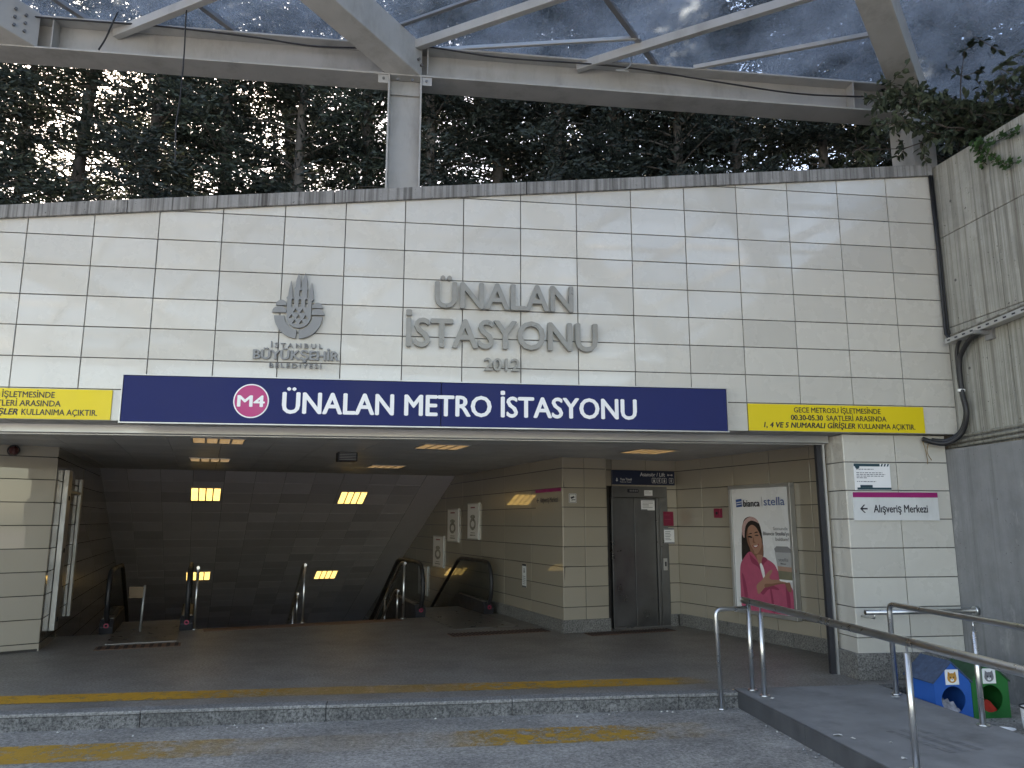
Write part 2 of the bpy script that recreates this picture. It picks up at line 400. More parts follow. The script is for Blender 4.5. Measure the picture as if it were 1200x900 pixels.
M['tactile'] = simple('tactile', (.16, .085, .055), .6, 0, .25, 8)
M['tactile_dk'] = simple('tactile_groove', (.05, .035, .03), .8)
M['plate'] = simple('landing_plate', (.3, .29, .28), .33, .8, .1)
M['roofglass'] = glass_mat('roof_glass', (.74, .79, .83), .06, .42, (.56, .61, .66), scale=.9)
M['clearglass'] = glass_mat('balustrade_glass', (.72, .74, .75), .01, .05, (.4, .4, .4))
M['bark'] = simple('bark', (.095, .075, .06), .9, 0, .3, 9, .6)
M['conifer'] = leaf_mat('conifer_leaf', (.020, .024, .020), (.040, .048, .037), .3)
M['conifer2'] = leaf_mat('conifer_leaf_light', (.024, .029, .021), (.050, .060, .040), .35)
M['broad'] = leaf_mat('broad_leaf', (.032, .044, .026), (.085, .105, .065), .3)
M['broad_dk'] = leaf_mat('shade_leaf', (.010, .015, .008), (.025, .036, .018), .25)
M['ivy'] = leaf_mat('ivy_leaf', (.02, .05, .012), (.045, .095, .025), .3)
M['lamp'] = emit_mat('lamp_panel', (1.0, .69, .22), .85)
M['lamp_lo'] = emit_mat('lamp_panel_low', (1.0, .64, .24), .34)
M['blue'] = simple('blue_paint', (.012, .11, .44), .5, 0, .08, 6, .05)
M['blue_roof'] = simple('blue_felt', (.055, .085, .15), .85, 0, .3, 22, .3)
M['green'] = simple('green_paint', (.012, .16, .035), .5, 0, .08, 6, .05)
M['green_roof'] = simple('green_felt', (.03, .085, .04), .85, 0, .3, 22, .3)
M['dark'] = simple('dark_inside', (.01, .012, .02), .9)
M['cloth_red'] = simple('red_cloth', (.48, .035, .02), .9, 0, .2, 12, .2)
M['cloth_grey'] = simple('striped_cloth', (.42, .42, .46), .9, 0, .45, 16, .2)
M['orange'] = simple('orange_print', (.60, .30, .06), .6, 0, .05)
M['catgrey'] = simple('grey_cat_print', (.22, .22, .24), .6, 0, .05)
M['paper'] = simple('paper', (.62, .61, .58), .8, 0, .1, 20)
M['soil'] = simple('soil', (.06, .05, .035), .95, 0, .3, 2, .4)
M['skin'] = simple('print_skin', (.42, .225, .155), .5, 0, .05)
M['skin_dk'] = simple('print_skin_shade', (.27, .13, .085), .5, 0, .05)
M['hair'] = simple('print_hair', (.02, .014, .012), .5)
M['pink'] = simple('print_pink', (.50, .10, .18), .5, 0, .08, 14)
M['pink_dk'] = simple('print_pink_fold', (.33, .05, .105), .5, 0, .05)
M['band'] = simple('print_headband', (.55, .36, .34), .5, 0, .25, 60)
M['lips'] = simple('print_lips', (.35, .06, .06), .5)
M['posterbg'] = simple('poster_paper', (.80, .81, .82), .3, 0, .03, 2)
M['blueprint'] = simple('print_blue', (.03, .09, .30), .5)
M['jar_mid'] = simple('print_jar_tan', (.40, .25, .19), .5)
M['jar_lo'] = simple('print_jar_olive', (.20, .19, .13), .5)
M['jar_hi'] = simple('print_jar_grey', (.24, .24, .25), .5)
M['jar_body'] = simple('print_jar_body', (.42, .43, .44), .5, 0, .05)
M['posterart'] = simple('poster_art', (.30, .30, .27), .5, 0, .7, 14)

# ------------------------------------------------------------------ tile panels
def clip(poly, sub):
    """clip convex poly by convex polygon sub (counter-clockwise)"""
    out = poly
    for i in range(len(sub)):
        ax, ay = sub[i]; bx, by = sub[(i + 1) % len(sub)]
        inp = out; out = []
        if not inp: return []
        def side(p): return (bx - ax) * (p[1] - ay) - (by - ay) * (p[0] - ax)
        for j in range(len(inp)):
            p, q = inp[j], inp[(j + 1) % len(inp)]; sp, sq = side(p), side(q)
            if sp >= 0: out.append(p)
            if (sp >= 0) != (sq >= 0):
                t = sp / (sp - sq); out.append((p[0] + (q[0] - p[0]) * t, p[1] + (q[1] - p[1]) * t))
    return out
def tiles(mb, F, outline, tw, th, u_off=0., v_off=0., gap=.010, thick=.016, w=0., tilt=.0025, seed=1, stagger=0., jit=True):
    rnd = random.Random(seed)
    us = [p[0] for p in outline]; vs_ = [p[1] for p in outline]
    j = math.floor((min(vs_) - v_off) / th)
    while v_off + j * th < max(vs_):
        uo = u_off + (stagger * tw if j % 2 else 0)
        i = math.floor((min(us) - uo) / tw)
        while uo + i * tw < max(us):
            u0 = uo + i * tw + gap / 2; v0 = v_off + j * th + gap / 2
            c = clip(rect(u0, u0 + tw - gap, v0, v0 + th - gap), outline)
            i += 1
            if len(c) < 3: continue
            area = abs(sum(c[k][0] * c[(k + 1) % len(c)][1] - c[(k + 1) % len(c)][0] * c[k][1] for k in range(len(c)))) / 2
            if area < 4e-4: continue
            au, av, dw = rnd.gauss(0, tilt), rnd.gauss(0, tilt), rnd.uniform(-.0008, .0008)
            cu, cv = u0 + tw / 2, v0 + th / 2
            n = len(c); b = len(mb.v); e = .0025
            cx = sum(p[0] for p in c) / n; cy = sum(p[1] for p in c) / n
            def ww(u, v): return w + dw + au * (u - cu) + av * (v - cv)
            mb.v += [tuple(F.p(u, v, w - thick)) for u, v in c]
            mb.v += [tuple(F.p(u, v, ww(u, v) - e)) for u, v in c]
            ins = []
            for (u, v) in c:
                d = math.hypot(u - cx, v - cy); k = 1 - e * 1.3 / max(d, .02); ins.append((cx + (u - cx) * k, cy + (v - cy) * k))
            mb.v += [tuple(F.p(u, v, ww(u, v))) for u, v in ins]
            mb.f.append(tuple(range(b + 2 * n, b + 3 * n))); mb.m.append(0); mb.sm.append(False)
            for k in range(n):
                l = (k + 1) % n
                for r in (0, n):
                    mb.f.append((b + r + k, b + r + l, b + r + n + l, b + r + n + k)); mb.m.append(0); mb.sm.append(False)
        j += 1

# ================================================================== SETTING
KY, RZ = -.27, -.14                         # kerb face, road level
# ground behind, road in front
mb = MB(); mb.poly([(-250, -300, RZ), (250, -300, RZ), (250, KY + .02, RZ), (-250, KY + .02, RZ)])
struct('road', mb, M['road'])
# concourse floor (the flat paved floor that runs from the kerb to the stair edge)
EA = math.tan(R(16.5))
def edge_y(x): return 4.90 + (x - .592) * EA
mb = MB(); mb.poly([(-9, KY + .14, 0), (9.8, KY + .14, 0), (9.8, 8.2, 0), (9.8, edge_y(9.8), 0), (-2.6, edge_y(-2.6), 0), (-9, edge_y(-2.6), 0)][:3] + [(9.8, edge_y(9.8), 0), (-2.6, edge_y(-2.6), 0), (-9, edge_y(-2.6), 0)])
struct('concourse_floor', mb, M['floor'])
# granite kerb: separate stones with joints
mb = MB(); rnd = random.Random(4); x = -9.0
while x < 6.84:
    x2 = min(x + rnd.uniform(1.3, 1.7), 6.835); dz = rnd.uniform(-.003, .002)
    mb.box(x + .0015, x2 - .0015, KY + rnd.uniform(-.004, .004), KY + .15, RZ - .1, -.028 + dz); mb.box(x + .0015, x2 - .0015, KY - .006, KY + .15, -.026 + dz, .004 + dz, 1); x = x2
    if x2 >= 6.83: break
mb.box(8.35, 9.5, KY, KY + .15, RZ - .1, .004)
struct('kerb', mb, [M['kerb'], M['kerb_top']], bevel=.007)
# ramp / raised walkway at the right
mb = MB()
P = [(6.85, KY - .004), (8.33, KY - .004)]
for (ya, za), (yb, zb) in (((KY + .14, .006), (-3.6, .006)), ((-3.6, .006), (-8.5, RZ + .004))):
    mb.poly([(6.85, yb, zb), (8.33, yb, zb), (8.33, ya, za), (6.85, ya, za)], 0)
    mb.poly([(8.335, ya, RZ - .1), (8.335, ya, za), (8.335, yb, zb), (8.335, yb, RZ - .1)], 1)
struct('ramp', mb, [M['ramp'], M['concrete_lo']])
mb = MB(); y = KY + .1
while y > -3.6:
    y2 = max(y - 1.35, -3.6); mb.box(6.825, 6.848, y2 + .004, y - .003, RZ - .1, .010); y = y2
struct('ramp_edge_plate', mb, M['edge'], bevel=.003)
# anti-slip strips worn into the ramp deck
mb = MB()
for k in range(3):
    a = Vector((7.36 + .12 * k, -1.75 + .02 * k, .0085)); d = Vector((.10, -.58, 0)); s = Vector((.062, .008, 0))
    mb.poly([a, a + d, a + d + s, a + s])
struct('anti_slip_strips', mb, simple('slip_strip', (.19, .19, .19), .9, 0, .3, 14))
# yellow warning lines
mb = MB(); mb.poly([(-9, .11, .0045), (7.0, .13, .0045), (7.0, .47, .0045), (-9, .45, .0045)])
struct('road_marking', mb, M['paint_a'])
mb = MB(); mb.poly([(-9, -1.20, RZ + .004), (6.8, -1.20, RZ + .004), (6.8, -.73, RZ + .004), (-9, -.72, RZ + .004)])
struct('road_marking', mb, M['paint_b'])

# embankment behind the facade and behind the retaining wall
def cop(x): return 4.473 + .1073 * x          # underside of the coping
mb = MB()
def emb(x): return max(3.2, min(cop(min(x, 9.7)) - .05, 5.46))
xs = [-60, -20, -10, -6, -2, 2, 6, 9.8, 14, 30, 70]; ys = [.36, 3, 8, 16, 40, 120]
for i in range(len(xs) - 1):
    for j in range(len(ys) - 1):
        mb.poly([(xs[i + di], ys[j + dj], emb(xs[i + di]) + .02 * (ys[j + dj])) for di, dj in ((0, 0), (1, 0), (1, 1), (0, 1))])
mb.poly([(9.85, -40, 5.40), (70, -40, 5.40), (70, .36, 5.46), (9.85, .36, 5.46)])
struct('embankment', mb, M['soil'])

# hall frame: b runs down the escalator shaft, a across it
PH = R(14); A_ = Vector((math.cos(PH), math.sin(PH), 0)); B_ = Vector((-math.sin(PH), math.cos(PH), 0))
O = Vector((5.974, 3.771, 0)); CZ = 2.54; FS = 5.35; SL = .42
LP = Vector((-.82, 3.11, 0))
# ceiling: flat part
ceil_pts = [(-3.3, .5), (9.3, .5), (9.3, 10.6)] ; fr = O + B_ * FS; fl = fr - A_ * 9
def in_ceiling(name, mats): pass
F = Frame((0, 0, CZ), (1, 0, 0), (0, 1, 0), (0, 0, -1))
FC = Frame((O.x, O.y, CZ), A_, B_, (0, 0, -1))
def to_hall(x, y): d = Vector((x, y, 0)) - O; return (d.dot(A_), d.dot(B_))
cc = [to_hall(-4.0, .5), to_hall(9.6, .5)]
cc = [cc[0], cc[1], (4.2, 2.2), (4.2, FS), (-9.5, FS)]
mb = MB(); tiles(mb, FC, cc, .60, .30, 0, .05, gap=.006, thick=.012, tilt=.001, seed=8)
mb.prism(FC, cc, -.05, -.016, 1)
struct('hall_ceiling', mb, [M['ceil'], M['joint']])
# sloped ceiling over the escalators
sv = (B_ - Vector((0, 0, SL))).normalized(); sn = -A_.cross(sv)
if sn.z > 0: sn = -sn
FSL = Frame(fr + Vector((0, 0, CZ)), A_, sv, sn)
mb = MB(); sc_out = rect(-8.2, 0.02, 0, 16); tiles(mb, FSL, rect(-8.2, -.62, 0, 16), .57, .50, -.62, 0, gap=.006, thick=.012, tilt=.002, seed=12)
tiles(mb, FSL, rect(-.61, .02, 0, 16), 1.0, 16, -.62, 0, gap=.004, thick=.012, tilt=0, seed=13)
mb.prism(FSL, sc_out, -.06, -.016, 1)
struct('sloped_ceiling', mb, [M['darktile'], M['joint']])
# stairs going down from the floor edge, and the dark shaft bottom
mb = MB(); e0 = Vector((.592, 4.90, 0)); ed = Vector((math.cos(R(16.5)), math.sin(R(16.5)), 0)); en = Vector((-ed.y, ed.x, 0))
FE = Frame(e0, ed, (0, 0, 1), -en)
for k in range(26):
    z1 = -.155 * (k + 1); mb.fbox(FE, -3.6, 6.2, z1 - .35, z1, -.30 * (k + 1) - .02, -.30 * k + .0)
mb.fbox(FE, -3.6, 6.2, -.17, -.012, -.02, .06)
struct('stairs', mb, M['granite'])
mb = MB(); mb.fbox(FE, -9, 9, -4.4, -4.1, -16, -7.5)
struct('lower_landing', mb, M['floor'])

# ================================================================== STATION FRONT
root = thing('station_facade', 'pale tiled station front over the wide dark entrance, topped by a sloping stone coping', 'building front', (3.5, 0, 0))
FF = Frame((0, 0, 0), (1, 0, 0), (0, 0, 1), (0, -1, 0))
TOPX = 9.59
out = [(-9, 2.516), (TOPX, 2.516), (TOPX, cop(TOPX)), (-9, cop(-9))]
mb = MB(); tiles(mb, FF, out, .60, .3006, 0, 2.516, gap=.009, w=0, tilt=.003, seed=3)
out2 = [(-9, .1), (-3.3, .1), (-3.3, 2.516), (-9, 2.516)]
tiles(mb, FF, out2, .60, .3006, 0, 2.516, gap=.011, seed=5)
mb.build('tile_cladding', M['facade'], root)
mb = MB(); mb.prism(FF, [(-9, 2.53), (TOPX, 2.53), (TOPX, cop(TOPX)), (-9, cop(-9))], -.34, -.0165)
mb.prism(FF, rect(-9, -3.3, -.1, 2.53), -.34, -.0165)
mb.build('wall_core', M['joint'], root)
mb = MB(); FU = Frame((0, 0, 2.516), (1, 0, 0), (0, 1, 0), (0, 0, -1))
tiles(mb, FU, rect(-3.3, TOPX, .002, .34), .60, .34, 0, 0, gap=.011, w=-.002, thick=.012, seed=6)
mb.build('soffit', M['shutter'], root)
mb = MB(); rnd = random.Random(2); x = -9.
while x < 9.55:
    x2 = min(x + 1.98, 9.58)
    mb.hexa([(x + .004, -.035, cop(x)), (x2 - .004, -.035, cop(x2)), (x2 - .004, .42, cop(x2)), (x + .004, .42, cop(x)),
             (x + .004, -.035, cop(x) + .135), (x2 - .004, -.035, cop(x2) + .135), (x2 - .004, .42, cop(x2) + .135), (x + .004, .42, cop(x) + .135)])
    x = x2
mb.build('coping', M['coping'], root, bevel=.006)
mb = MB(); mb.box(-3.3, 8.28, .34, .42, 2.44, 2.53); mb.box(-3.3, 8.28, .42, .50, 2.462, 2.55); mb.box(-3.3, 8.28, .405, .43, 2.425, 2.4395)
sb = mb.build('shutter_box', M['alu'], root, bevel=.004)
mb = MB(); mb.box(8.178, 8.236, .43, .48, 0, 2.44, 0); mb.box(8.238, 8.262, .41, .46, 0, 2.45, 1)
mb.build('shutter_guide', [M['blackmat'], M['alu']], root)
# right pillar
mb = MB(); FP = Frame((8.30, .10, 0), (1, 0, 0), (0, 0, 1), (0, -1, 0))
tiles(mb, FP, rect(0, 1.2, .26, 2.51), .60, .3006, .0, 2.516 - .3006 * 8, gap=.010, seed=22)
FPs = Frame((8.30, .46, 0), (0, -1, 0), (0, 0, 1), (-1, 0, 0))
tiles(mb, FPs, rect(0, .36, .26, 2.51), .60, .3006, -.24, 2.516 - .3006 * 8, gap=.010, seed=23)
mb.box(8.318, 9.5, .118, .46, .0, 2.512, 1)
pil = mb.build('pillar', [M['facade'], M['joint']], root)
mb = MB(); mb.box(8.27, 8.86, .07, .13, 0, .262); mb.box(8.865, 9.5, .072, .13, 0, .258); mb.box(8.268, 8.31, .132, .46, 0, .26)
mb.build('plinth', M['granite'], pil, bevel=.006)

# ---- lettering on the front
rl = thing('wall_lettering', 'large raised grey metal letters ÜNALAN İSTASYONU 2012 on the tiles', 'lettering', (4.6, 0, 3.0))
for s, u0, u1, v, cap, nm in (('ÜNALAN', 3.922, 5.335, 3.720, .262, 'text_line'), ('İSTASYONU', 3.640, 5.585, 3.310, .282, 'text_line'), ('2012', 4.422, 4.778, 3.083, .122, 'text_line')):
    mb = MB(); put_text(mb, FF, s, u0, u1, v, cap, w=.022, depth=.04, bold=.018); mb.build(nm, M['letters'], rl)
# ---- city emblem
re_ = thing('city_emblem', 'raised grey city emblem of towers and domes on the tiles, left of the big letters', 'emblem', (2.58, 0, 3.07))
def ec(pts): return [((x - 485) * .001184, (592 - y) * .00126) for x, y in pts]
polys = []
L_ = [(388, 262), (381, 268), (388, 280), (388, 400)]
outl = [(388, 400), (388, 282), (380, 268), (388, 258), (394, 250), (398, 200), (412, 126), (426, 200), (431, 262), (445, 262), (448, 200), (441, 190), (449, 176), (455, 120), (474, 58), (490, 120), (492, 182), (503, 182), (508, 120), (527, 58), (545, 120), (546, 178), (553, 190), (546, 202), (548, 262), (562, 262), (566, 205), (580, 134), (594, 205), (598, 262), (606, 272), (586, 292), (586, 400)]
arc = [(487 + 100 * math.cos(t), 410 + 96 * math.sin(t)) for t in [math.pi * k / 18 for k in range(1, 18)]]
polys.append(ec(outl + arc))
def arch(cx, y0, y1, w): return ec([(cx - w, y1), (cx - w, y0 + w), (cx - w * .6, y0 + w * .3), (cx, y0), (cx + w * .6, y0 + w * .3), (cx + w, y0 + w), (cx + w, y1)])
polys += [arch(494, 198, 252, 11), arch(435, 270, 338, 11), arch(492, 274, 338, 11), arch(545, 272, 338, 11)]
for tx, ty in ((460, 350), (516, 352), (428, 398), (486, 398), (543, 402), (456, 440), (512, 442)):
    polys.append(ec([(tx, ty), (tx + 21, ty + 33), (tx - 21, ty + 33)]))
mb = MB(); put_shape(mb, FF, polys, w=.012, depth=.03, u=2.583, v=3.352)
for cx, cy, w, h in ((343, 328, 45, 36), (330, 385, 60, 42), (636, 342, 44, 36), (640, 398, 56, 42)):
    d = [(cx - w, cy), (cx + w, cy)] + [(cx + w * .96 * math.cos(t), cy - 8 - h * math.sin(t)) for t in [math.pi * k / 12 for k in range(13)]]
    x0, x1 = (None, 384) if cx < 480 else (590, None)
    d = [(min(x, 384) if cx < 480 else max(x, 590), y) for x, y in d]
    put_shape(mb, FF, [ec(d)], w=.012, depth=.028, u=2.583, v=3.352)
def ring(a0, a1): 
    o_ = [(485 + 196 * math.cos(t), 405 + 186 * math.sin(t)) for t in [R(a0 + (a1 - a0) * k / 16) for k in range(17)]]
    i_ = [(485 + 116 * math.cos(t), 405 + 116 * math.sin(t)) for t in [R(a1 + (a0 - a1) * k / 16) for k in range(17)]]
    return ec(o_ + i_)
put_shape(mb, FF, [ring(2, 86.5)], w=.012, depth=.028, u=2.583, v=3.352)
put_shape(mb, FF, [ring(94.5, 178)], w=.012, depth=.028, u=2.583, v=3.352)
mb.build('emblem_shape', M['emblem'], re_)
for s, u0, u1, v, cap, sp, b in (('İSTANBUL', 2.335, 2.825, 3.262, .045, 1.5, .005), ('BÜYÜKŞEHİR', 2.175, 2.985, 3.145, .088, 1.0, .03), ('BELEDİYESİ', 2.330, 2.820, 3.062, .042, 1.35, .006)):
    mb = MB(); put_text(mb, FF, s, u0, u1, v, cap, w=.010, depth=.022, bold=b, spacing=sp); mb.build('text_line', M['emblem'], re_)

# ---- station name sign
rs = thing('station_name_sign', 'long navy station name board with pink M4 disc reading ÜNALAN METRO İSTASYONU', 'sign', (4.0, -.1, 2.5))
for (a, b) in ((1.035, 3.991), (3.997, 6.93)):
    mb = MB(); mb.box(a, b, -.10, -.004, 2.502, 2.938); mb.build('sign_panel', M['navy'], rs, bevel=.004)
mb = MB(); mb.box(1.02, 6.945, -.108, -.002, 2.488, 2.4995); mb.box(1.02, 6.945, -.106, -.002, 2.9405, 2.95); mb.box(1.022, 1.0325, -.106, -.002, 2.50, 2.94); mb.box(6.9325, 6.943, -.106, -.002, 2.50, 2.94)
mb.build('sign_frame', M['alu'], rs)
FSg = Frame((0, -.10, 0), (1, 0, 0), (0, 0, 1), (0, -1, 0))
mb = MB(); put_shape(mb, FSg, [circ(2.196, 2.716, .164, 48)], w=.001, depth=.002, mi=0)
put_shape(mb, FSg, [circ(2.196, 2.716, .152, 48)], w=.0035, depth=.001, mi=1)
put_text(mb, FSg, 'M4', 2.075, 2.317, 2.662, .105, w=.006, bold=.022, mi=0); mb.build('line_badge', [M['white'], M['magenta']], rs)
mb = MB(); put_text(mb, FSg, 'ÜNALAN METRO İSTASYONU', 2.488, 5.965, 2.607, .198, w=.002, bold=.022); mb.build('sign_text', M['white'], rs)

# ---- yellow notices
def yellow(u0, label):
    r = thing('yellow_notice', label, 'sign', (u0 + 1, 0, 2.5), 'yellow night service notices')
    mb = MB(); mb.box(u0, u0 + 1.995, -.014, -.002, 2.524, 2.806); mb.build('notice_panel', M['yellow'], r)
    Fy = Frame((u0, -.014, 0), (1, 0, 0), (0, 0, 1), (0, -1, 0)); w = 1.995; mb = MB()
    put_text(mb, Fy, 'GECE METROSU İŞLETMESİNDE', .255 * w, .748 * w, 2.722, .054, bold=.012)
    put_text(mb, Fy, '00.30-05.30', .236 * w, .415 * w, 2.641, .054, bold=.026)
    put_text(mb, Fy, 'SAATLERİ ARASINDA', .435 * w, .778 * w, 2.641, .054, bold=.012)
    put_text(mb, Fy, '1, 4 VE 5 NUMARALI GİRİŞLER', .083 * w, .595 * w, 2.560, .054, bold=.026, slant=.2)
    put_text(mb, Fy, 'KULLANIMA AÇIKTIR.', .612 * w, .942 * w, 2.560, .054, bold=.012)
    mb.build('notice_text', M['print'], r)
yellow(7.20, 'yellow notice panel right of the navy name board, above the pillar')
yellow(-1.08, 'yellow notice panel left of the navy name board, partly out of the picture')

# ---- things on the pillar
FPn = Frame((8.30, .10, 0), (1, 0, 0), (0, 0, 1), (0, -1, 0))
r = thing('direction_sign', 'white shopping centre direction sign with plum stripe on the outside pillar', 'sign', (8.9, .09, 1.6), 'Alışveriş Merkezi direction signs')
mb = MB(); mb.prism(FPn, rect(.06, 1.035, 1.60, 1.895), .003, .018); pnl = mb.build('sign_panel', M['white_mat'], r)
mb = MB(); mb.prism(FPn, rect(.06, 1.035, 1.842, 1.895), .0182, .020); mb.build('stripe', M['plum'], r)
mb = MB(); put_text(mb, FPn, 'Alışveriş Merkezi', .285, .905, 1.684, .078, w=.0192, bold=.02); mb.build('sign_text', M['print'], r); mb = MB()
put_shape(mb, FPn, [[(.13, 1.722), (.175, 1.765), (.192, 1.765), (.158, 1.730), (.215, 1.730), (.215, 1.714), (.158, 1.714), (.192, 1.679), (.175, 1.679)]], w=.0192)
mb.build('arrow', M['print'], r)
r = thing('paper_notice', 'small white information notice with dark teal bars above the direction sign', 'notice', (8.6, .09, 1.9))
mb = MB(); mb.prism(FPn, rect(.10, .515, 1.918, 2.198), .003, .008); mb.build('notice_panel', M['white'], r)
mb = MB(); mb.prism(FPn, rect(.10, .40, 2.170, 2.198), .0085, .0095)
for k in range(3): mb.prism(FPn, [(.41 + .035 * k, 2.170), (.428 + .035 * k, 2.170), (.44 + .035 * k, 2.198), (.422 + .035 * k, 2.198)], .0085, .0095)
put_shape(mb, FPn, [circ(.14, 2.168, .026)], w=.0099); mb.build('notice_bar', M['teal'], r); mb = MB()
mb.prism(FPn, rect(.125, .515, 1.922, 1.945), .0085, .0095); mb.prism(FPn, rect(.16, .30, 1.9455, 1.972), .0085, .0098)
mb.build('notice_bar', M['teal'], r)
mb = MB(); rnd = random.Random(3)
for v, L in ((2.135, .2), (2.098, .30), (2.080, .33), (2.062, .31), (2.044, .12), (2.005, .22)):
    u = .125
    while u < .125 + L: 
        w = rnd.uniform(.012, .04); mb.prism(FPn, rect(u, min(u + w, .125 + L), v, v + .008), .0085, .0092); u += w + .008
mb.build('notice_text', M['greyprint'], r)
# wall handrail on the pillar
r = thing('wall_handrail', 'short stainless wall rail fixed across the tiled pillar', 'handrail', (8.9, -.1, .69))
mb = MB(); mb.tube([(8.26, -.14, .69), (9.46, -.14, .69)], .024, 12); mb.build('rail', M['inox'], r)
for x in (8.36, 9.3):
    mb = MB(); mb.tube(rounded([(x, -.14, .675), (x, -.14, .63), (x, .095, .63)], .025), .009, 8); mb.build('bracket', M['inox'], r)
mb = MB(); mb.tube([(9.455, -.14, .69), (9.485, -.14, .69)], .045, 16); mb.build('flange', M['inox'], r)

# ================================================================== RETAINING WALL (right)
rw = thing('retaining_wall', 'tall stained board-marked concrete retaining wall at right, grey painted below', 'wall', (9.7, -4, 0))
mb = MB(); FRW = Frame((9.6, .36, 0), (0, -1, 0), (0, 0, 1), (-1, 0, 0))
def wt(u): return 5.62 - .045 * u
for (u0, u1) in ((0, 1.19), (1.198, 3.0), (3.008, 5.2), (5.208, 7.6), (7.608, 12)):
    for (z0, z1) in ((2.35, 3.70), (3.706, 4.74), (4.746, None)):
        t0, t1 = (wt(u0), wt(u1)) if z1 is None else (z1, z1)
        zs = .62 * 0
        mb.prism(FRW, [(u0, z0), (u1, z0), (u1, t1), (u0, t0)], -.3, .0)
up = mb.build('upper_panel', M['concrete_hi'], rw, bevel=.008)
for u, z in ((.55, 4.2), (.62, 3.2), (1.75, 4.25), (1.8, 3.15), (.6, 5.1), (2.6, 4.2), (2.55, 3.1)):
    mb = MB(); mb.tube([FRW.p(u, z, .0005), FRW.p(u, z, .002)], .016, 12); mb.build('tie_hole', M['joint'], up)
mb = MB(); mb.prism(FRW, rect(-.0, 12, -.2, 2.36), -.3, .10); mb.build('lower_panel', M['concrete_lo'], rw)
mb = MB(); mb.prism(FRW, [(0, 2.3), (12, 2.3), (12, wt(12) - .03), (0, wt(0) - .03)], -.29, -.012); mb.build('joint', M['joint'], rw)
for z, y0, k in ((2.385, .30, 0), (2.435, .26, 1), (2.485, .2, 2)):
    mb = MB(); mb.tube([(9.545, .09, z), (9.55, -2.4, z + .06), (9.55, -9, z + .1)], .018, 8)
    tag(mb.build('conduit_pipe', M['concrete_hi'], None), ('lowest', 'middle', 'topmost')[k] + ' of the three grey pipes along the ledge of the concrete wall', 'pipe', 'pipes along the ledge')
r = thing('cable_tray', 'galvanised cable tray on a bracket along the concrete wall', 'cable tray', (9.5, -.8, 3.5))
mb = MB(); rnd = random.Random(1)
a, b = Vector((9.52, -.10, 3.50)), Vector((9.52, -7.0, 3.86)); d = (b - a)
mb.beam(a, b, .10, .006); mb.beam(a + Vector((-.05, 0, .025)), b + Vector((-.05, 0, .025)), .005, .05); mb.beam(a + Vector((.05, 0, .025)), b + Vector((.05, 0, .025)), .005, .05)
for k in range(60):
    q = a + d * ((k + .5) / 60); mb.box(q.x - .0535, q.x - .0528, q.y - .022, q.y + .022, q.z + .015, q.z + .032, 1)
mb.build('tray', [M['alu'], M['print']], r)
for y in (-.62, -2.4, -4.4):
    z = 3.50 + (-.1 - y) * .0522
    mb = MB(); mb.beam((9.6, y, z - .03), (9.40, y, z - .025), .04, .035); mb.box(9.56, 9.6, y - .05, y + .05, z - .10, z + .02); mb.build('bracket', M['shutter'], r)
mb = MB(); mb.tube([(9.575, -.03, 3.60), (9.57, -1.1, 3.665), (9.57, -3.5, 3.80), (9.57, -7, 3.99)], .016, 8)
tag(mb.build('conduit_pipe', M['concrete_hi'], None), 'thin pale conduit running just above the cable tray', 'pipe')
mb = MB(); mb.tube([(9.545, -.025, 5.50), (9.55, -.03, 4.6), (9.535, -.035, 3.9), (9.525, -.05, 3.62), (9.53, -.12, 3.53), (9.54, -.3, 3.535)], .017, 8); mb.tube([(9.575, -.02, 5.50), (9.575, -.025, 4.5), (9.57, -.03, 3.7), (9.565, -.06, 3.56)], .014, 8)
tag(mb.build('corner_cable', M['black'], None), 'black cable dropping down the corner between tiles and concrete', 'cable')
def smooth_path(P, n=6):
    P = [Vector(p) for p in P]; out = []
    for i in range(len(P) - 1):
        p0, p1, p2, p3 = P[max(i - 1, 0)], P[i], P[i + 1], P[min(i + 2, len(P) - 1)]
        for k in range(n):
            t = k / n; out.append(.5 * ((2 * p1) + (p2 - p0) * t + (2 * p0 - 5 * p1 + 4 * p2 - p3) * t * t + (3 * p1 - p0 - 3 * p2 + p3) * t ** 3))
    out.append(P[-1]); return out
mb = MB()
mb.tube(smooth_path([(9.53, -.62, 3.53), (9.53, -.42, 3.49), (9.53, -.27, 3.38), (9.53, -.2, 3.25), (9.53, -.2, 2.96), (9.53, -.235, 2.72), (9.52, -.15, 2.52), (9.42, -.04, 2.42), (9.3, .02, 2.43), (9.2, .05, 2.47)]), .026, 10)
mb.tube(smooth_path([(9.54, -.25, 3.53), (9.545, -.17, 3.42), (9.55, -.15, 3.2), (9.55, -.16, 2.96), (9.55, -.19, 2.72), (9.54, -.10, 2.54), (9.43, -.02, 2.45), (9.3, .04, 2.46)]), .020, 10)
rc = thing('cable_bundle', 'thick black cables looping from the tray down under the facade edge', 'cable', (9.5, -.2, 2.4))
mb.build('cable', M['black'], rc)
mb = MB(); mb.tube([(9.535, -.185, 2.955), (9.535, -.19, 2.985)], .037, 12); mb.build('clip', M['white'], rc)
mb = MB(); mb.tube(smooth_path([(9.2, .06, 2.47), (9.22, .05, 2.36), (9.25, .07, 2.25), (9.24, .06, 2.2)]), .004, 5); mb.tube(smooth_path([(9.28, .06, 2.45), (9.24, .05, 2.33), (9.29, .06, 2.24)]), .004, 5)
tag(mb.build('loose_wire', simple('tan_wire', (.25, .16, .06), .7), None), 'loose tan wires hanging below the black cables on the pillar', 'wire')

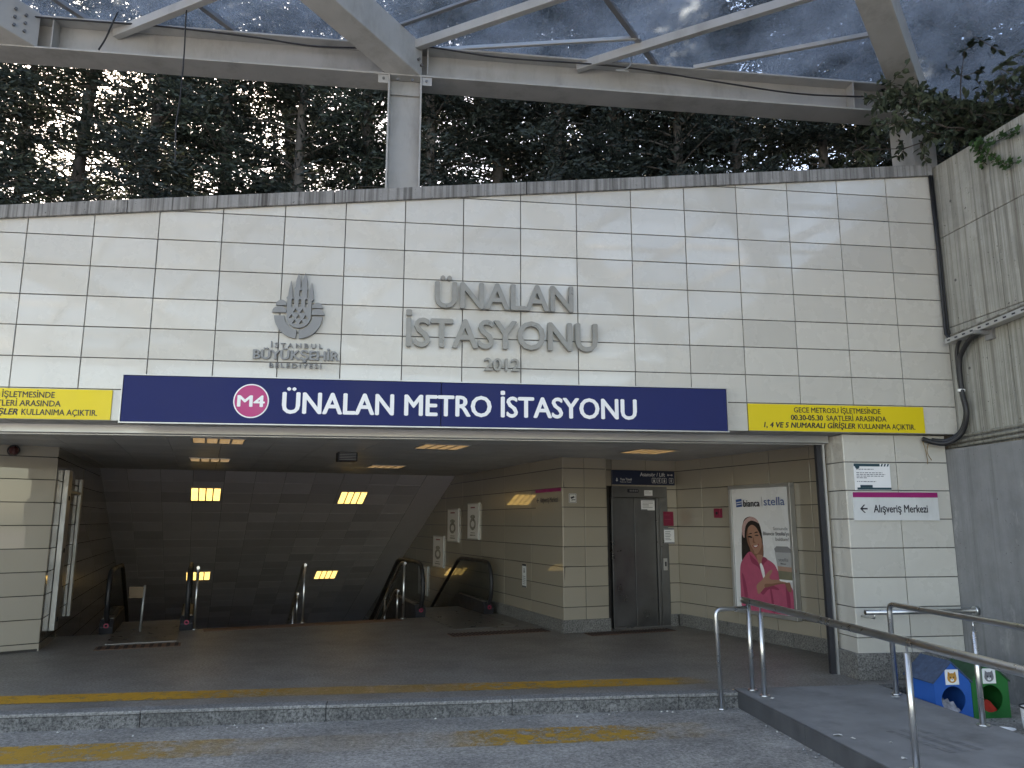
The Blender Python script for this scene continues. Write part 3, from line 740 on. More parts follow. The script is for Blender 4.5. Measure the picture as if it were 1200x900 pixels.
# ================================================================== HALL WALLS
def fr_(a, b): 
    a = Vector((a[0], a[1], 0)); b = Vector((b[0], b[1], 0)); u = (b - a).normalized(); return Frame(a, u, (0, 0, 1), (u.y, -u.x, 0)), (b - a).length
def hall_wall(label, pieces, loc, hv=2.56, cat='wall'):
    r = thing('hall_wall', label, cat, loc); return r
VO = .067
# right shaft wall (faces the escalators): u runs from the far end to the corner so the normal faces left
rb = hall_wall('tiled wall with small posters running back beside the escalators', None, (5.6, 5.5, 0))
FRB = Frame(O, B_, (0, 0, 1), (-A_.x, -A_.y, 0))
outl = [(0.0, .0), (10, -6), (16.5, -6), (16.5, -2.1), (5.4, 2.56), (0, 2.56)]
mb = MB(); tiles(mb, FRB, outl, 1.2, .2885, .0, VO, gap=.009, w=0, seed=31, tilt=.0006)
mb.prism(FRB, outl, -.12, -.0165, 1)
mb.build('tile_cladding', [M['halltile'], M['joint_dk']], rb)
mb = MB(); mb.prism(FRB, rect(0.001, 2.95, 0, .18), .001, .025); mb.build('skirting', M['granite'], rb, bevel=.004)
# lift block front
E1 = O + Vector((math.cos(R(12)), math.sin(R(12)), 0)) * .715
rb2 = hall_wall('narrow tiled pier between the escalator wall and the lift door', None, (6.3, 3.8, 0))
FB2, L2 = fr_(O, E1)
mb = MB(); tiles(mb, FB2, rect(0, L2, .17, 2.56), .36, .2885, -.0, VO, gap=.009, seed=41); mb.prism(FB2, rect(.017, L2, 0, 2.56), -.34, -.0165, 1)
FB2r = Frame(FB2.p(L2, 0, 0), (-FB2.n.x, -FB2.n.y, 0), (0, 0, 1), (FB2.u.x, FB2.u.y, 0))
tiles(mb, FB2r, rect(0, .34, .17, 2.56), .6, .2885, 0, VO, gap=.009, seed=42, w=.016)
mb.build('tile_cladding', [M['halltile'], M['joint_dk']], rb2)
mb = MB(); mb.prism(FB2, rect(-.02, L2 + .03, 0, .18), .001, .03); mb.prism(FB2r, rect(0, .30, 0, .18), .017, .035); mb.build('skirting', M['granite'], rb2, bevel=.004)
# wall round the lift door
D0 = (6.837, 4.106); D1 = (7.693, 4.279); FD, LD = fr_(D0, D1)
rb3 = hall_wall('tiled wall above and beside the steel lift door', None, (7.4, 4.2, 0))
mb = MB()
tiles(mb, FD, rect(-.2, 1.12, 2.13, 2.56), .6, .2885, -.02, VO, gap=.009, seed=51); tiles(mb, FD, rect(.945, 1.12, .17, 2.128), .6, .2885, .945, VO, gap=.009, seed=52)
mb.prism(FD, rect(-.2, 1.12, 0, 2.56), -.2, -.10, 1); mb.prism(FD, rect(.95, 1.12, 0, 2.56), -.10, -.0165, 1); mb.prism(FD, rect(-.2, .95, 2.14, 2.56), -.10, -.0165, 1)
mb.build('tile_cladding', [M['halltile'], M['joint_dk']], rb3)
mb = MB(); mb.prism(FD, rect(.935, 1.06, 0, .18), .001, .02); mb.build('skirting', M['granite'], rb3)
# right niche wall with the advert
N0 = (7.904, 4.45); N1 = (9.15, .47); FN, LN = fr_(N0, N1)
rb4 = hall_wall('long tiled wall on the right of the hall behind the large advert', None, (8.5, 2.5, 0))
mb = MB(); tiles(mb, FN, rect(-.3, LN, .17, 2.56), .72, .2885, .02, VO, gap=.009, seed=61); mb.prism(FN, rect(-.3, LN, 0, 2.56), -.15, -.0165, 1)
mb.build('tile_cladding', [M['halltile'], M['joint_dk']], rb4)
mb = MB(); u = -.02
while u < LN: 
    u2 = min(u + .62, LN); mb.prism(FN, rect(u + .003, u2 - .003, 0, .18), .001, .022); u = u2
mb.build('skirting', M['granite'], rb4, bevel=.004)
# left walls
rb5 = hall_wall('plain tiled wall turning into the hall at the left of the entrance', None, (-1, 3, 0))
PL = (-3.35, 1.646); FL1, LL1 = fr_(PL, LP)
mb = MB(); tiles(mb, FL1, rect(0, LL1, .03, 2.58), 1.2, .2885, LL1 - 1.2, VO + .03, gap=.010, seed=71); mb.prism(FL1, rect(0, LL1 - .017, 0, 2.58), -.15, -.0165, 1)
FL2 = Frame(LP, B_, (0, 0, 1), (A_.x, A_.y, 0))
outl = [(p[0], p[1]) for p in [(0, 0), (10, -6), (16.5, -6), (16.5, -2.1), (5.4, 2.58), (0, 2.58)]]
tiles(mb, FL2, outl, 1.2, .2885, 0, VO + .03, gap=.010, seed=72); mb.prism(FL2, outl, -.15, -.0165, 1)
mb.box(-3.5, -3.36, .3, 1.8, 0, 2.58, 1)
mb.build('tile_cladding', [M['halltile'], M['joint_dk']], rb5)
# light-tight backing for the shaft far end
mb = MB(); FEnd = Frame(O + B_ * 15.5 - A_ * 9, A_, (0, 0, 1), (-B_.x, -B_.y, 0)); mb.prism(FEnd, rect(0, 10, -6, 1), -.2, 0)
tag(mb.build('shaft_end_wall', M['darktile'], None), 'dark end wall far down the escalator shaft', 'wall')

# ================================================================== LIFT
rL = thing('lift_door', 'closed brushed steel lift door with header and paper notices', 'lift door', (7.2, 4.2, 0))
mb = MB(); mb.prism(FD, rect(.03, .375, .02, 1.95), -.06, -.045); dl = mb.build('door_leaf', M['lift_steel'], rL, bevel=.003)
mb = MB(); mb.prism(FD, rect(.379, .745, .02, 1.95), -.05, -.035); mb.build('door_leaf', M['lift_steel'], rL, bevel=.003)
mb = MB(); mb.prism(FD, rect(-.02, .945, 1.955, 2.128), -.08, .004); mb.build('header', M['lift_steel'], rL, bevel=.003)
mb = MB(); mb.prism(FD, rect(-.03, .028, 0, 1.953), -.08, .002); mb.prism(FD, rect(.752, .80, 0, 1.953), -.08, .0); mb.prism(FD, rect(.806, .943, 0, 1.953), -.08, .006); mb.build('door_frame', M['lift_steel'], rL, bevel=.003)
mb = MB(); mb.prism(FD, rect(-.03, .945, -.01, .018), -.09, .02); mb.build('sill', M['plate'], rL)
mb = MB(); mb.prism(FD, rect(.84, .905, .84, 1.02), .0065, .016); mb.prism(FD, rect(.862, .888, .90, .97), .0165, .019, 1); mb.build('call_button', [M['alu'], M['print']], rL)
mb = MB(); mb.prism(FD, rrect(.245, .44, 2.03, 2.088, .012), .0045, .008, 0)
for k in range(5): mb.prism(FD, rect(.285 + .03 * k, .303 + .03 * k, 2.045, 2.075), .0082, .009, 1)
mb.build('display', [M['print'], M['jar_hi']], rL)
def paper(label, F, u0, u1, v0, v1, w, head=None, lines=5, mat='white', seed=0, cat='notice'):
    r = thing('paper_notice', label, cat, F.p((u0 + u1) / 2, v0, w))
    mb = MB(); mb.prism(F, rect(u0, u1, v0, v1), w, w + .003); mb.build('sheet', M[mat], r)
    rnd = random.Random(seed); mb = MB(); H = v1 - v0; W = u1 - u0
    if head: 
        mb.prism(F, rect(u0, u1, v1 - H * .11, v1), w + .0032, w + .004); mb.prism(F, rect(u0, u0 + W * (1 if head > 1 else .45), v0, v0 + H * .09), w + .0032, w + .004)
    for k in range(lines):
        v = v1 - H * (.22 + .62 * k / max(1, lines)); L = W * rnd.uniform(.45, .8)
        mb.prism(F, rect(u0 + W * .1, u0 + W * .1 + L, v - H * .035, v), w + .0032, w + .0038)
    if mb.v: mb.build('printed_lines', M['greyprint'] if mat == 'white' else M['pink_dk'], r)
paper('small white label on the lift door header', FD, .54, .685, 1.985, 2.07, .0045, None, 3, seed=1)
paper('white notice with dark header on the right lift door leaf', FD, .50, .738, 1.76, 1.932, -.0345, 1, 5, seed=2)
paper('red square notice on the frame right of the lift door', FD, .865, 1.045, 1.52, 1.74, .0065, None, 2, 'red', seed=3)
paper('white notice with dark bars below the red notice by the lift', FD, .868, 1.047, 1.245, 1.485, .0065, 2, 6, seed=4)
r = thing('lift_sign', 'dark navy hanging sign above the lift door reading Asansör / Lift', 'sign', (7.3, 4.1, 2.14))
FDs = Frame(FD.p(0, 0, .07), FD.u, (0, 0, 1), FD.n)
mb = MB(); mb.prism(FDs, rect(-.04, 1.055, 2.150, 2.372), -.045, 0.); mb.build('sign_panel', M['navy_dk'], r, bevel=.003)
mb = MB()
put_text(mb, FDs, 'Asansör / Lift', .44, .88, 2.285, .056, bold=.012); put_text(mb, FDs, 'Yaya Tüneli', .09, .29, 2.215, .036, bold=.004); put_text(mb, FDs, 'Pedestrian Tunnel', .09, .28, 2.182, .018)
put_shape(mb, FDs, [[(.035, 2.195), (.06, 2.22), (.043, 2.218), (.043, 2.25), (.029, 2.25), (.029, 2.218), (.012, 2.22)]], w=.002)
put_shape(mb, FDs, [[(.92, 2.31), (.94, 2.29), (.94, 2.304), (.965, 2.304), (.965, 2.316), (.94, 2.316), (.94, 2.33)]], w=.002)
put_shape(mb, FDs, [[(1.02, 2.31), (1.0, 2.29), (1.0, 2.304), (.975, 2.304), (.975, 2.316), (1.0, 2.316), (1.0, 2.33)]], w=.002)
for k in range(4):
    u = .645 + .092 * k + (.03 if k == 3 else 0); put_shape(mb, FDs, [rrect(u, u + .078, 2.18, 2.262, .01), rrect(u + .006, u + .072, 2.186, 2.256, .008)], w=.002)
    put_shape(mb, FDs, [circ(u + .039, 2.243, .008, 10)], w=.002)
    put_shape(mb, FDs, [[(u + .028, 2.194), (u + .05, 2.194), (u + .054, 2.23), (u + .026, 2.23)]] if k % 2 == 0 else [[(u + .03, 2.2), (u + .05, 2.196), (u + .046, 2.215), (u + .052, 2.232), (u + .028, 2.232)]], w=.002)
mb.build('sign_text', M['white_mat'], r)
# camera sticker on the pier front
r = thing('camera_sticker', 'small white square sticker with a black security camera pictogram on the pier', 'sticker', (6.1, 3.8, 1.8))
mb = MB(); mb.prism(FB2, rrect(.10, .225, 1.86, 2.0, .012), .002, .004); mb.build('sheet', M['white_mat'], r)
mb = MB(); put_shape(mb, FB2, [rrect(.106, .219, 1.866, 1.994, .01), rrect(.112, .213, 1.872, 1.988, .008)], w=.0045)
put_shape(mb, FB2, [[(.125, 1.945), (.185, 1.962), (.195, 1.94), (.14, 1.918)]], w=.0045); put_shape(mb, FB2, [[(.15, 1.918), (.162, 1.915), (.155, 1.89), (.145, 1.89)]], w=.0045); put_shape(mb, FB2, [rect(.165, .205, 1.9, 1.912)], w=.0045)
mb.build('pictogram', M['print'], r)
# direction sign on shaft wall: u measured from the corner O going back (mirrored text, so use a frame running to the corner)
FRm = Frame(FRB.p(4.0, 0, 0), (-B_.x, -B_.y, 0), (0, 0, 1), (-A_.x, -A_.y, 0))     # u = 4 - s
def S(s): return 4.0 - s
r = thing('direction_sign', 'dim shopping centre direction sign inside on the wall beside the corner pier', 'sign', FRm.p(S(.5), 1.9, 0), 'Alışveriş Merkezi direction signs')
mb = MB(); mb.prism(FRm, rect(S(.98), S(.02), 1.79, 2.085), .003, .012); mb.build('sign_panel', M['halltile'], r)
mb = MB(); mb.prism(FRm, rect(S(.98), S(.02), 2.035, 2.085), .0125, .015); mb.build('stripe', M['plum'], r)
mb = MB(); put_text(mb, FRm, 'Alışveriş Merkezi', S(.80), S(.14), 1.88, .075, w=.0135, bold=.015)
put_shape(mb, FRm, [[(S(.95), 1.915), (S(.90), 1.955), (S(.89), 1.945), (S(.91), 1.922), (S(.85), 1.922), (S(.85), 1.908), (S(.91), 1.908), (S(.89), 1.885), (S(.90), 1.875)]], w=.0135)
mb.build('sign_text', M['print'], r)
r = thing('escalator_notice', 'narrow vertical warning notice low on the wall beside the escalator', 'notice', FRm.p(S(1.5), .5, 0))
mb = MB(); mb.prism(FRm, rect(S(1.57), S(1.40), .53, .90), .003, .006); mb.build('sheet', M['white_mat'], r)
mb = MB(); mb.prism(FRm, rect(S(1.57), S(1.40), .87, .90), .0065, .007); mb.prism(FRm, rect(S(1.57), S(1.40), .53, .555), .0065, .007)
put_shape(mb, FRm, [circ(S(1.485), .82, .016, 12)], w=.007); mb.prism(FRm, rect(S(1.505), S(1.465), .76, .80), .0065, .007)
for k in range(5): mb.prism(FRm, rect(S(1.54), S(1.43), .70 - .03 * k, .708 - .03 * k), .0065, .007)
mb.build('printed_lines', M['print'], r)
# small posters on the shaft wall
def poster(s0, s1, v0, v1, label):
    r = thing('wall_poster', label, 'poster', FRm.p(S((s0 + s1) / 2), v0, 0), 'small framed posters beside the escalator')
    a, b = S(s1), S(s0)
    mb = MB(); mb.prism(FRm, rect(a, b, v0, v1), .003, .03); mb.build('frame', M['alu'], r)
    mb = MB(); mb.prism(FRm, rect(a + .02, b - .02, v0 + .02, v1 - .02), .0305, .032); mb.build('print', M['white'], r)
    mb = MB(); W = b - a; cx = (a + b) / 2; H = v1 - v0
    put_shape(mb, FRm, [circ(cx, v0 + H * .42, W * .28, 16, H * .17), circ(cx, v0 + H * .42, W * .16, 12, H * .09)], w=.033); put_shape(mb, FRm, [circ(cx, v0 + H * .62, W * .22, 14, H * .06)], w=.033)
    put_shape(mb, FRm, [rect(a + W * .25, a + W * .75, v0 + H * .10, v0 + H * .13)], w=.033); put_shape(mb, FRm, [rect(a + W * .3, a + W * .7, v0 + H * .17, v0 + H * .19)], w=.033)
    mb.build('artwork', M['posterart'], r)
    mb = MB(); put_shape(mb, FRm, [rect(a + W * .3, a + W * .7, v0 + H * .86, v0 + H * .895)], w=.033); mb.build('red_heading', M['red'], r)
poster(3.72, 4.38, 1.24, 1.94, 'upper small poster nearest the corner pier on the escalator wall')
poster(5.0, 5.75, 1.16, 1.85, 'second upper small poster from the corner pier, near the sloped ceiling')
poster(6.05, 6.85, .58, 1.27, 'lower small poster seen above the escalator handrail')
poster(7.3, 8.1, -.12, .55, 'lowest small poster, seen between the two balustrades')
# fire call box
r = thing('alarm_box', 'small red square alarm box on the tiles left of the advert', 'alarm box', FN.p(1.13, 1.64, 0))
mb = MB(); mb.prism(FN, rrect(1.06, 1.195, 1.64, 1.775, .01), .001, .05); mb.build('case', M['red'], r, bevel=.004)
mb = MB(); put_shape(mb, FN, [circ(1.127, 1.708, .022, 14)], w=.051, depth=.003); mb.build('button', M['print'], r)

# ---- the advert
r = thing('advert_frame', 'tall framed advert of a woman in a pink shirt holding a jar', 'advert', FN.p(2.0, .33, 0))
mb = MB(); U0, U1, V0, V1 = 1.43, 2.62, .345, 2.09; t = .05
for q in (rect(U0, U1, V0, V0 + t), rect(U0, U1, V1 - t, V1), rect(U0, U0 + t, V0 + t, V1 - t), rect(U1 - t, U1, V0 + t, V1 - t)): mb.prism(FN, q, .002, .085)
fr1 = mb.build('frame', M['alu'], r, bevel=.008)
mb = MB(); mb.prism(FN, rect(U0 + .03, U1 - .03, V0 + .03, V1 - .03), .004, .055); mb.build('backing', M['posterbg'], r)
FAd = Frame(FN.p(U0 + t, V0 + t, .056), FN.u, (0, 0, 1), FN.n); AW = U1 - U0 - 2 * t; AH = V1 - V0 - 2 * t
# poster picture drawn in pixel coordinates of a 350 x 800 field, printed flat
def ad(pts, sm=True):
    P = [((x - 55) / 350 * AW, (870 - y) / 800 * AH) for x, y in pts]
    return spline(P, 4) if sm else P
layers = [
    ('hair', [(130, 275), (175, 258), (215, 290), (232, 350), (238, 430), (236, 520), (205, 540), (150, 500), (140, 530), (104, 560), (104, 440), (112, 340)], True),
    ('skin_dk', [(160, 430), (235, 430), (232, 520), (215, 545), (190, 545), (162, 500)], True),
    ('skin', [(136, 350), (150, 322), (185, 312), (214, 335), (230, 380), (232, 430), (222, 470), (200, 500), (178, 495), (156, 465), (142, 425)], True),
    ('skin_dk', [(136, 350), (148, 326), (152, 380), (160, 440), (182, 486), (178, 495), (156, 465), (142, 425)], True),
    ('hair', [(128, 360), (136, 318), (165, 284), (200, 292), (226, 340), (232, 400), (218, 360), (200, 326), (176, 312), (154, 328), (142, 360), (136, 400)], True),
    ('band', [(112, 372), (114, 320), (138, 276), (174, 258), (208, 276), (220, 302), (200, 290), (172, 284), (148, 300), (134, 330), (128, 366), (124, 400)], True),
    ('pink', [(88, 600), (104, 550), (150, 490), (180, 510), (215, 560), (232, 525), (262, 534), (300, 562), (328, 620), (372, 668), (400, 720), (408, 800), (395, 860), (300, 869), (180, 869), (92, 869), (84, 720)], True),
    ('skin', [(196, 512), (236, 512), (226, 560), (214, 580)], True),
    ('pink_dk', [(150, 490), (160, 510), (205, 560), (214, 600), (196, 580), (162, 556)], True),
    ('pink_dk', [(236, 518), (262, 534), (240, 560), (222, 590), (226, 550)], True),
    ('white', [(214, 570), (224, 560), (238, 600), (240, 660), (230, 655), (220, 610)], True),
    ('pink_dk', [(98, 640), (112, 660), (128, 760), (120, 840), (108, 780)], True),
    ('pink_dk', [(206, 700), (250, 690), (300, 700), (320, 720), (262, 720), (226, 760), (206, 740)], True),
    ('pink_dk', [(360, 690), (378, 740), (380, 820), (366, 860), (360, 780)], True),
    ('pink_dk', [(268, 720), (276, 720), (290, 860), (278, 862)], True),
    ('skin', [(190, 700), (226, 662), (262, 612), (284, 596), (286, 610), (268, 644), (280, 658), (330, 656), (362, 664), (360, 676), (320, 684), (278, 700), (240, 712), (214, 742), (196, 760), (188, 730)], True),
    ('skin_dk', [(240, 690), (280, 684), (330, 672), (360, 674), (320, 684), (278, 700), (240, 712)], True),
    ('skin_dk', [(398, 560), (416, 566), (424, 590), (420, 612), (412, 640), (400, 650)], True),
    ('skin_dk', [(356, 668), (384, 668), (390, 720), (372, 720)], True),
    ('jar_hi', [(306, 462), (320, 446), (384, 446), (400, 462), (402, 490), (312, 490)], False),
    ('jar_body', [(308, 484), (402, 484), (404, 580), (320, 576)], False),
    ('jar_mid', [(320, 570), (404, 574), (404, 604), (322, 600)], False),
    ('jar_lo', [(322, 598), (404, 602), (406, 654), (326, 654)], False),
    ('white', [(326, 652), (406, 652), (404, 662), (368, 668), (330, 662)], False),
    ('hair', [(148, 393), (160, 384), (176, 390), (175, 398), (160, 396)], True),
    ('hair', [(192, 384), (204, 376), (216, 378), (216, 384), (204, 384)], True),
    ('hair', [(154, 374), (170, 366), (178, 370), (168, 374)], True),
    ('hair', [(190, 366), (206, 356), (216, 360), (206, 364)], True),
    ('skin_dk', [(184, 390), (190, 420), (198, 428), (186, 432), (180, 424)], True),
    ('white', [(182, 449), (197, 448), (210, 441), (206, 450), (195, 454)], True),
    ('lips', [(176, 446), (196, 452), (216, 434), (211, 452), (195, 463), (184, 458)], True),
    ('white', [(184, 451), (197, 453), (210, 443), (206, 451), (195, 457)], True),
    ('blueprint', [(84, 142), (122, 137), (124, 190), (86, 194)], False),
    ('posterbg', [(88, 160), (122, 154), (122, 160), (88, 166)], False),
    ('posterbg', [(88, 176), (122, 170), (122, 175), (88, 181)], False)]
names = []; mb = MB()
for i, (mn, pts, sm) in enumerate(layers):
    if mn not in names: names.append(mn)
    put_shape(mb, FAd, [ad(pts, sm)], w=.0008 + i * .0004, mi=names.index(mn))
for tnm in ('print', 'greyprint'):
    if tnm not in names: names.append(tnm)
def adtxt(s, x0, x1, y, cap, m, b): put_text(mb, FAd, s, (x0 - 55) / 350 * AW, (x1 - 55) / 350 * AW, (870 - y) / 800 * AH, cap / 800 * AH, w=.016, bold=b, mi=names.index(m))
adtxt('bianca', 134, 236, 191, 44, 'print', .02); adtxt('stella', 262, 384, 186, 52, 'blueprint', .0); adtxt('Sonunda', 310, 392, 344, 20, 'greyprint', 0)
adtxt("Bianca Stella'yı", 248, 396, 378, 22, 'greyprint', .015); adtxt('buldum!', 320, 396, 412, 22, 'greyprint', 0); adtxt('stella', 330, 386, 540, 22, 'greyprint', 0); adtxt('Bianca', 342, 372, 558, 9, 'print', .02)
put_shape(mb, FAd, [ad([(248, 128), (250, 128), (252, 192), (250, 192)], False)], w=.016, mi=names.index('greyprint'))
mb.build('poster_print', [M[n] for n in names], r)

# ---- left wall panel, dome, ceiling items
r = thing('notice_frame', 'tall metal notice frame with uneven uprights on the left hall wall', 'frame', FL2.p(1.5, .2, 0))
mb = MB(); mb.prism(FL2, rect(.55, .83, .17, 2.28), .002, .07); mb.prism(FL2, rect(1.98, 2.10, .2, 2.22), .002, .05); mb.prism(FL2, rect(.83, 1.98, 1.98, 2.02), .002, .04); mb.build('frame', M['alu'], r, bevel=.006)
mb = MB()
for v in (.3, 1.2, 1.9): put_shape(mb, FL2, [circ(.69, v, .03, 12)], w=.07, depth=.01)
mb.build('screw', M['blackmat'], r)
r = thing('camera_dome', 'small dark dome camera at the top left of the entrance', 'camera', FL1.p(LL1 - .45, 2.42, 0))
mb = MB(); q = FL1.p(LL1 - .50, 2.43, 0); mb.tube([FL1.p(LL1 - .50, 2.47, 0.0), FL1.p(LL1 - .50, 2.47, .05)], .07, 18); mb.build('base', M['blackmat'], r)
mb = MB(); mb.tube([FL1.p(LL1 - .5, 2.47 - .01 * k, .05 + .08 * math.sin(R(90 * k / 6))) for k in range(7)], [.062 * math.cos(R(88 * k / 6)) + .001 for k in range(7)], 18); mb.build('dome', simple('dome', (.09, .03, .03), .15), r)
def ceiling_box(x, y, w, d, h, label):
    r = thing('ceiling_box', label, 'box', (x, y, CZ)); mb = MB(); F = Frame((x, y, CZ), A_, (0, 0, 1), (-B_.x, -B_.y, 0))
    mb.prism(F, rect(-w / 2, w / 2, -h, -.004), -d / 2, d / 2); mb.build('case', M['blackmat'], r, bevel=.01)
    mb = MB()
    for k in range(5): mb.prism(F, rect(-w / 2 + .02, w / 2 - .02, -h + .02 + k * h * .17, -h + .03 + k * h * .17), d / 2 + .001, d / 2 + .004)
    mb.build('grille', M['shutter'], r)
ceiling_box(2.83, 3.4, .27, .2, .13, 'small dark box hanging from the hall ceiling')

# ---- ceiling lights
def make_light(name, label, w, d, mat, group):
    r = thing(name, label, 'ceiling light', (0, 0, 0), group)
    ORG[r.name] = Vector((0, 0, 0)); F = Frame((0, 0, 0), (1, 0, 0), (0, 1, 0), (0, 0, -1))
    mb = MB(); t = .02
    for q in (rect(-w / 2, w / 2, -d / 2, -d / 2 + t), rect(-w / 2, w / 2, d / 2 - t, d / 2), rect(-w / 2, -w / 2 + t, -d / 2 + t, d / 2 - t), rect(w / 2 - t, w / 2, -d / 2 + t, d / 2 - t)): mb.prism(F, q, .001, .014)
    mb.build('frame', M['alu'], r, local=True)
    mb = MB(); mb.prism(F, rect(-w / 2 + t, w / 2 - t, -d / 2 + t, d / 2 - t), .001, .004); mb.build('diffuser', mat, r, local=True)
    mb = MB()
    for k in range(1, 4):
        u = -w / 2 + t + (w - 2 * t) * k / 4; mb.prism(F, rect(u - .012, u + .012, -d / 2 + t, d / 2 - t), .004, .013)
    for k in range(1, 14):
        v = -d / 2 + t + (d - 2 * t) * k / 14; mb.prism(F, rect(-w / 2 + t, w / 2 - t, v - .0035, v + .0035), .004, .010)
    mb.build('louvre', M['alu'], r, local=True); return r
gl = 'flat hall ceiling lights'
l0 = make_light('ceiling_light', 'lit square ceiling panel at far left just under the shutter box', .6, .6, M['lamp_lo'], gl)
l0.location = (1.45, 1.9, CZ); l0.rotation_euler = (0, 0, PH)
for (x, y, lab) in ((.62, 4.95, 'lit ceiling panel above the left escalator, second from the street'), (4.11, 2.3, 'bright lit ceiling panel in the middle of the hall near the street'), (3.3, 6.1, 'thin lit ceiling panel in the middle just before the ceiling slopes down'), (6.95, 2.6, 'lit ceiling panel in front of the lift')):
    dup(l0, (x, y, CZ), PH, lab)
gs = 'lights on the sloped ceiling over the escalators'
s0 = make_light('sloped_light', 'upper left glowing louvred panel on the sloped ceiling', .58, .62, M['lamp'], gs)
rotm = Matrix((FSL.u, FSL.v * -1, -FSL.n)).transposed()
rotm = Matrix.Identity(3)
rotm.col[0] = FSL.u; rotm.col[1] = (-FSL.n).cross(FSL.u); rotm.col[2] = -FSL.n
s0.rotation_euler = rotm.to_euler(); 
def slp(u, s): return FSL.p(u, s * math.sqrt(1 + SL * SL), 0.0)
s0.location = slp(-4.93, .98)
for u, s, lab in ((-1.98, 1.06, 'upper right glowing louvred panel on the sloped ceiling'), (-4.97, 5.46, 'lower left glowing louvred panel behind the thin post'), (-1.81, 5.59, 'lower right glowing louvred panel down the shaft')):
    c = dup(s0, slp(u, s), None, lab)

# ================================================================== ESCALATORS
def escalator(base, width, label, plate_len=1.9):
    """base: centre of the comb line at floor level"""
    r = thing('escalator', label, 'escalator', base, 'escalators going down')
    o = Vector(base)
    prof = [(-.30, .14), (-.42, .22), (-.50, .42), (-.48, .66), (-.38, .82), (-.20, .88)]
    flat, slope = 1.22, 9.
    for sgn in (-1, 1):
        c = o + A_ * sgn * width / 2; Fb = Frame(c, B_, (0, 0, 1), (-A_.x, -A_.y, 0))
        path = smooth_path([Fb.p(u, v, 0) for u, v in prof + [(.3, .885), (flat, .88)]], 5) + [Fb.p(flat + .2, .83, 0), Fb.p(flat + slope, .83 - (slope - .2) * .577, 0)]
        mb = MB(); mb.tube(path, .036, 8); mb.build('handrail', M['black'], r)
        mb = MB(); gp = [(-.28, .18), (-.42, .30), (-.46, .45), (-.42, .66), (-.3, .82), (-.15, .85), (flat, .85), (flat + slope, .85 - slope * .577), (flat + slope, .2 - slope * .577), (flat, .2)]
        mb.prism(Fb, gp, -.005, .005); mb.build('glass_panel', M['clearglass'], r)
        mb = MB(); sk = [(-.36, 0), (-.40, .10), (-.30, .20), (flat, .23), (flat + slope, .23 - slope * .577), (flat + slope, -.35 - slope * .577), (flat, -.3), (0, -.05)]
        mb.prism(Fb, sk, -.09, .09); skp = mb.build('skirt', M['blackmat'], r, bevel=.01)
        mb = MB(); mb.prism(Fb, [(-.25, .207), (flat, .237), (flat + slope, .237 - slope * .577), (flat + slope, .232 - slope * .577), (flat, .232), (-.25, .202)], -.07, .07); mb.build('skirt_trim', M['plate'], r)
        mb = MB(); Fk = Frame(c, -A_ if sgn > 0 else A_, (0, 0, 1), (-B_.x, -B_.y, 0)); put_shape(mb, Frame(Fb.p(-.395, .10, 0), A_, (0, 0, 1), (-B_.x, -B_.y, 0)), [circ(0, 0.02, .035, 16), circ(0, .02, .018, 12)], w=.01, depth=.008); mb.build('stop_button', M['red'], r)
    mb = MB(); Fp = Frame(o, A_, B_, (0, 0, 1)); mb.prism(Fp, rect(-width / 2 + .1, width / 2 - .1, -plate_len, .25), .002, .008); mb.build('landing_plate', M['plate'], r)
    mb = MB()
    for k in range(22):
        t = .25 + .4 * k; z = -.0 if k < 2 else -(k - 1.6) * .4 * .577
        mb.prism(Frame(o + B_ * t + Vector((0, 0, z)), A_, B_, (0, 0, 1)), rect(-width / 2 + .1, width / 2 - .1, 0, .4), -.25, 0.0)
    mb.build('steps', M['shutter'], r)
    return r
escalator((4.45, 6.40, 0), 1.22, 'right escalator beside the poster wall, with two black handrail loops', 2.0)
escalator((-.12, 5.02, 0), 1.06, 'left escalator by the dark wall, seen end on', 1.45)
# tactile strips
def strip(name, c, w, d, n, base='tactile', zz=.006):
    F = Frame(c, A_, B_, (0, 0, 1)); mb = MB(); mb.prism(F, rect(-w / 2, w / 2, -d / 2, d / 2), .002, zz, 0)
    for k in range(n):
        u = -w / 2 + w * (k + .5) / n; mb.prism(F, rect(u - w / n * .22, u + w / n * .22, -d / 2 + .01, d / 2 - .01), zz + .001, zz + .006, 1)
    return struct(name, mb, [M[base], M['tactile_dk']])
strip('tactile_strip', (5.05, 3.92, 0), 1.5, .32, 26)
strip('tactile_strip', (.30, 3.30, 0), 1.0, .30, 10)
strip('tactile_strip', (6.95, 3.72, 0), 1.4, .26, 28)
mb = MB(); mb.fbox(FE, .1, 3.1, .002, .008, .04, .34); struct('tactile_strip', mb, M['tactile'])

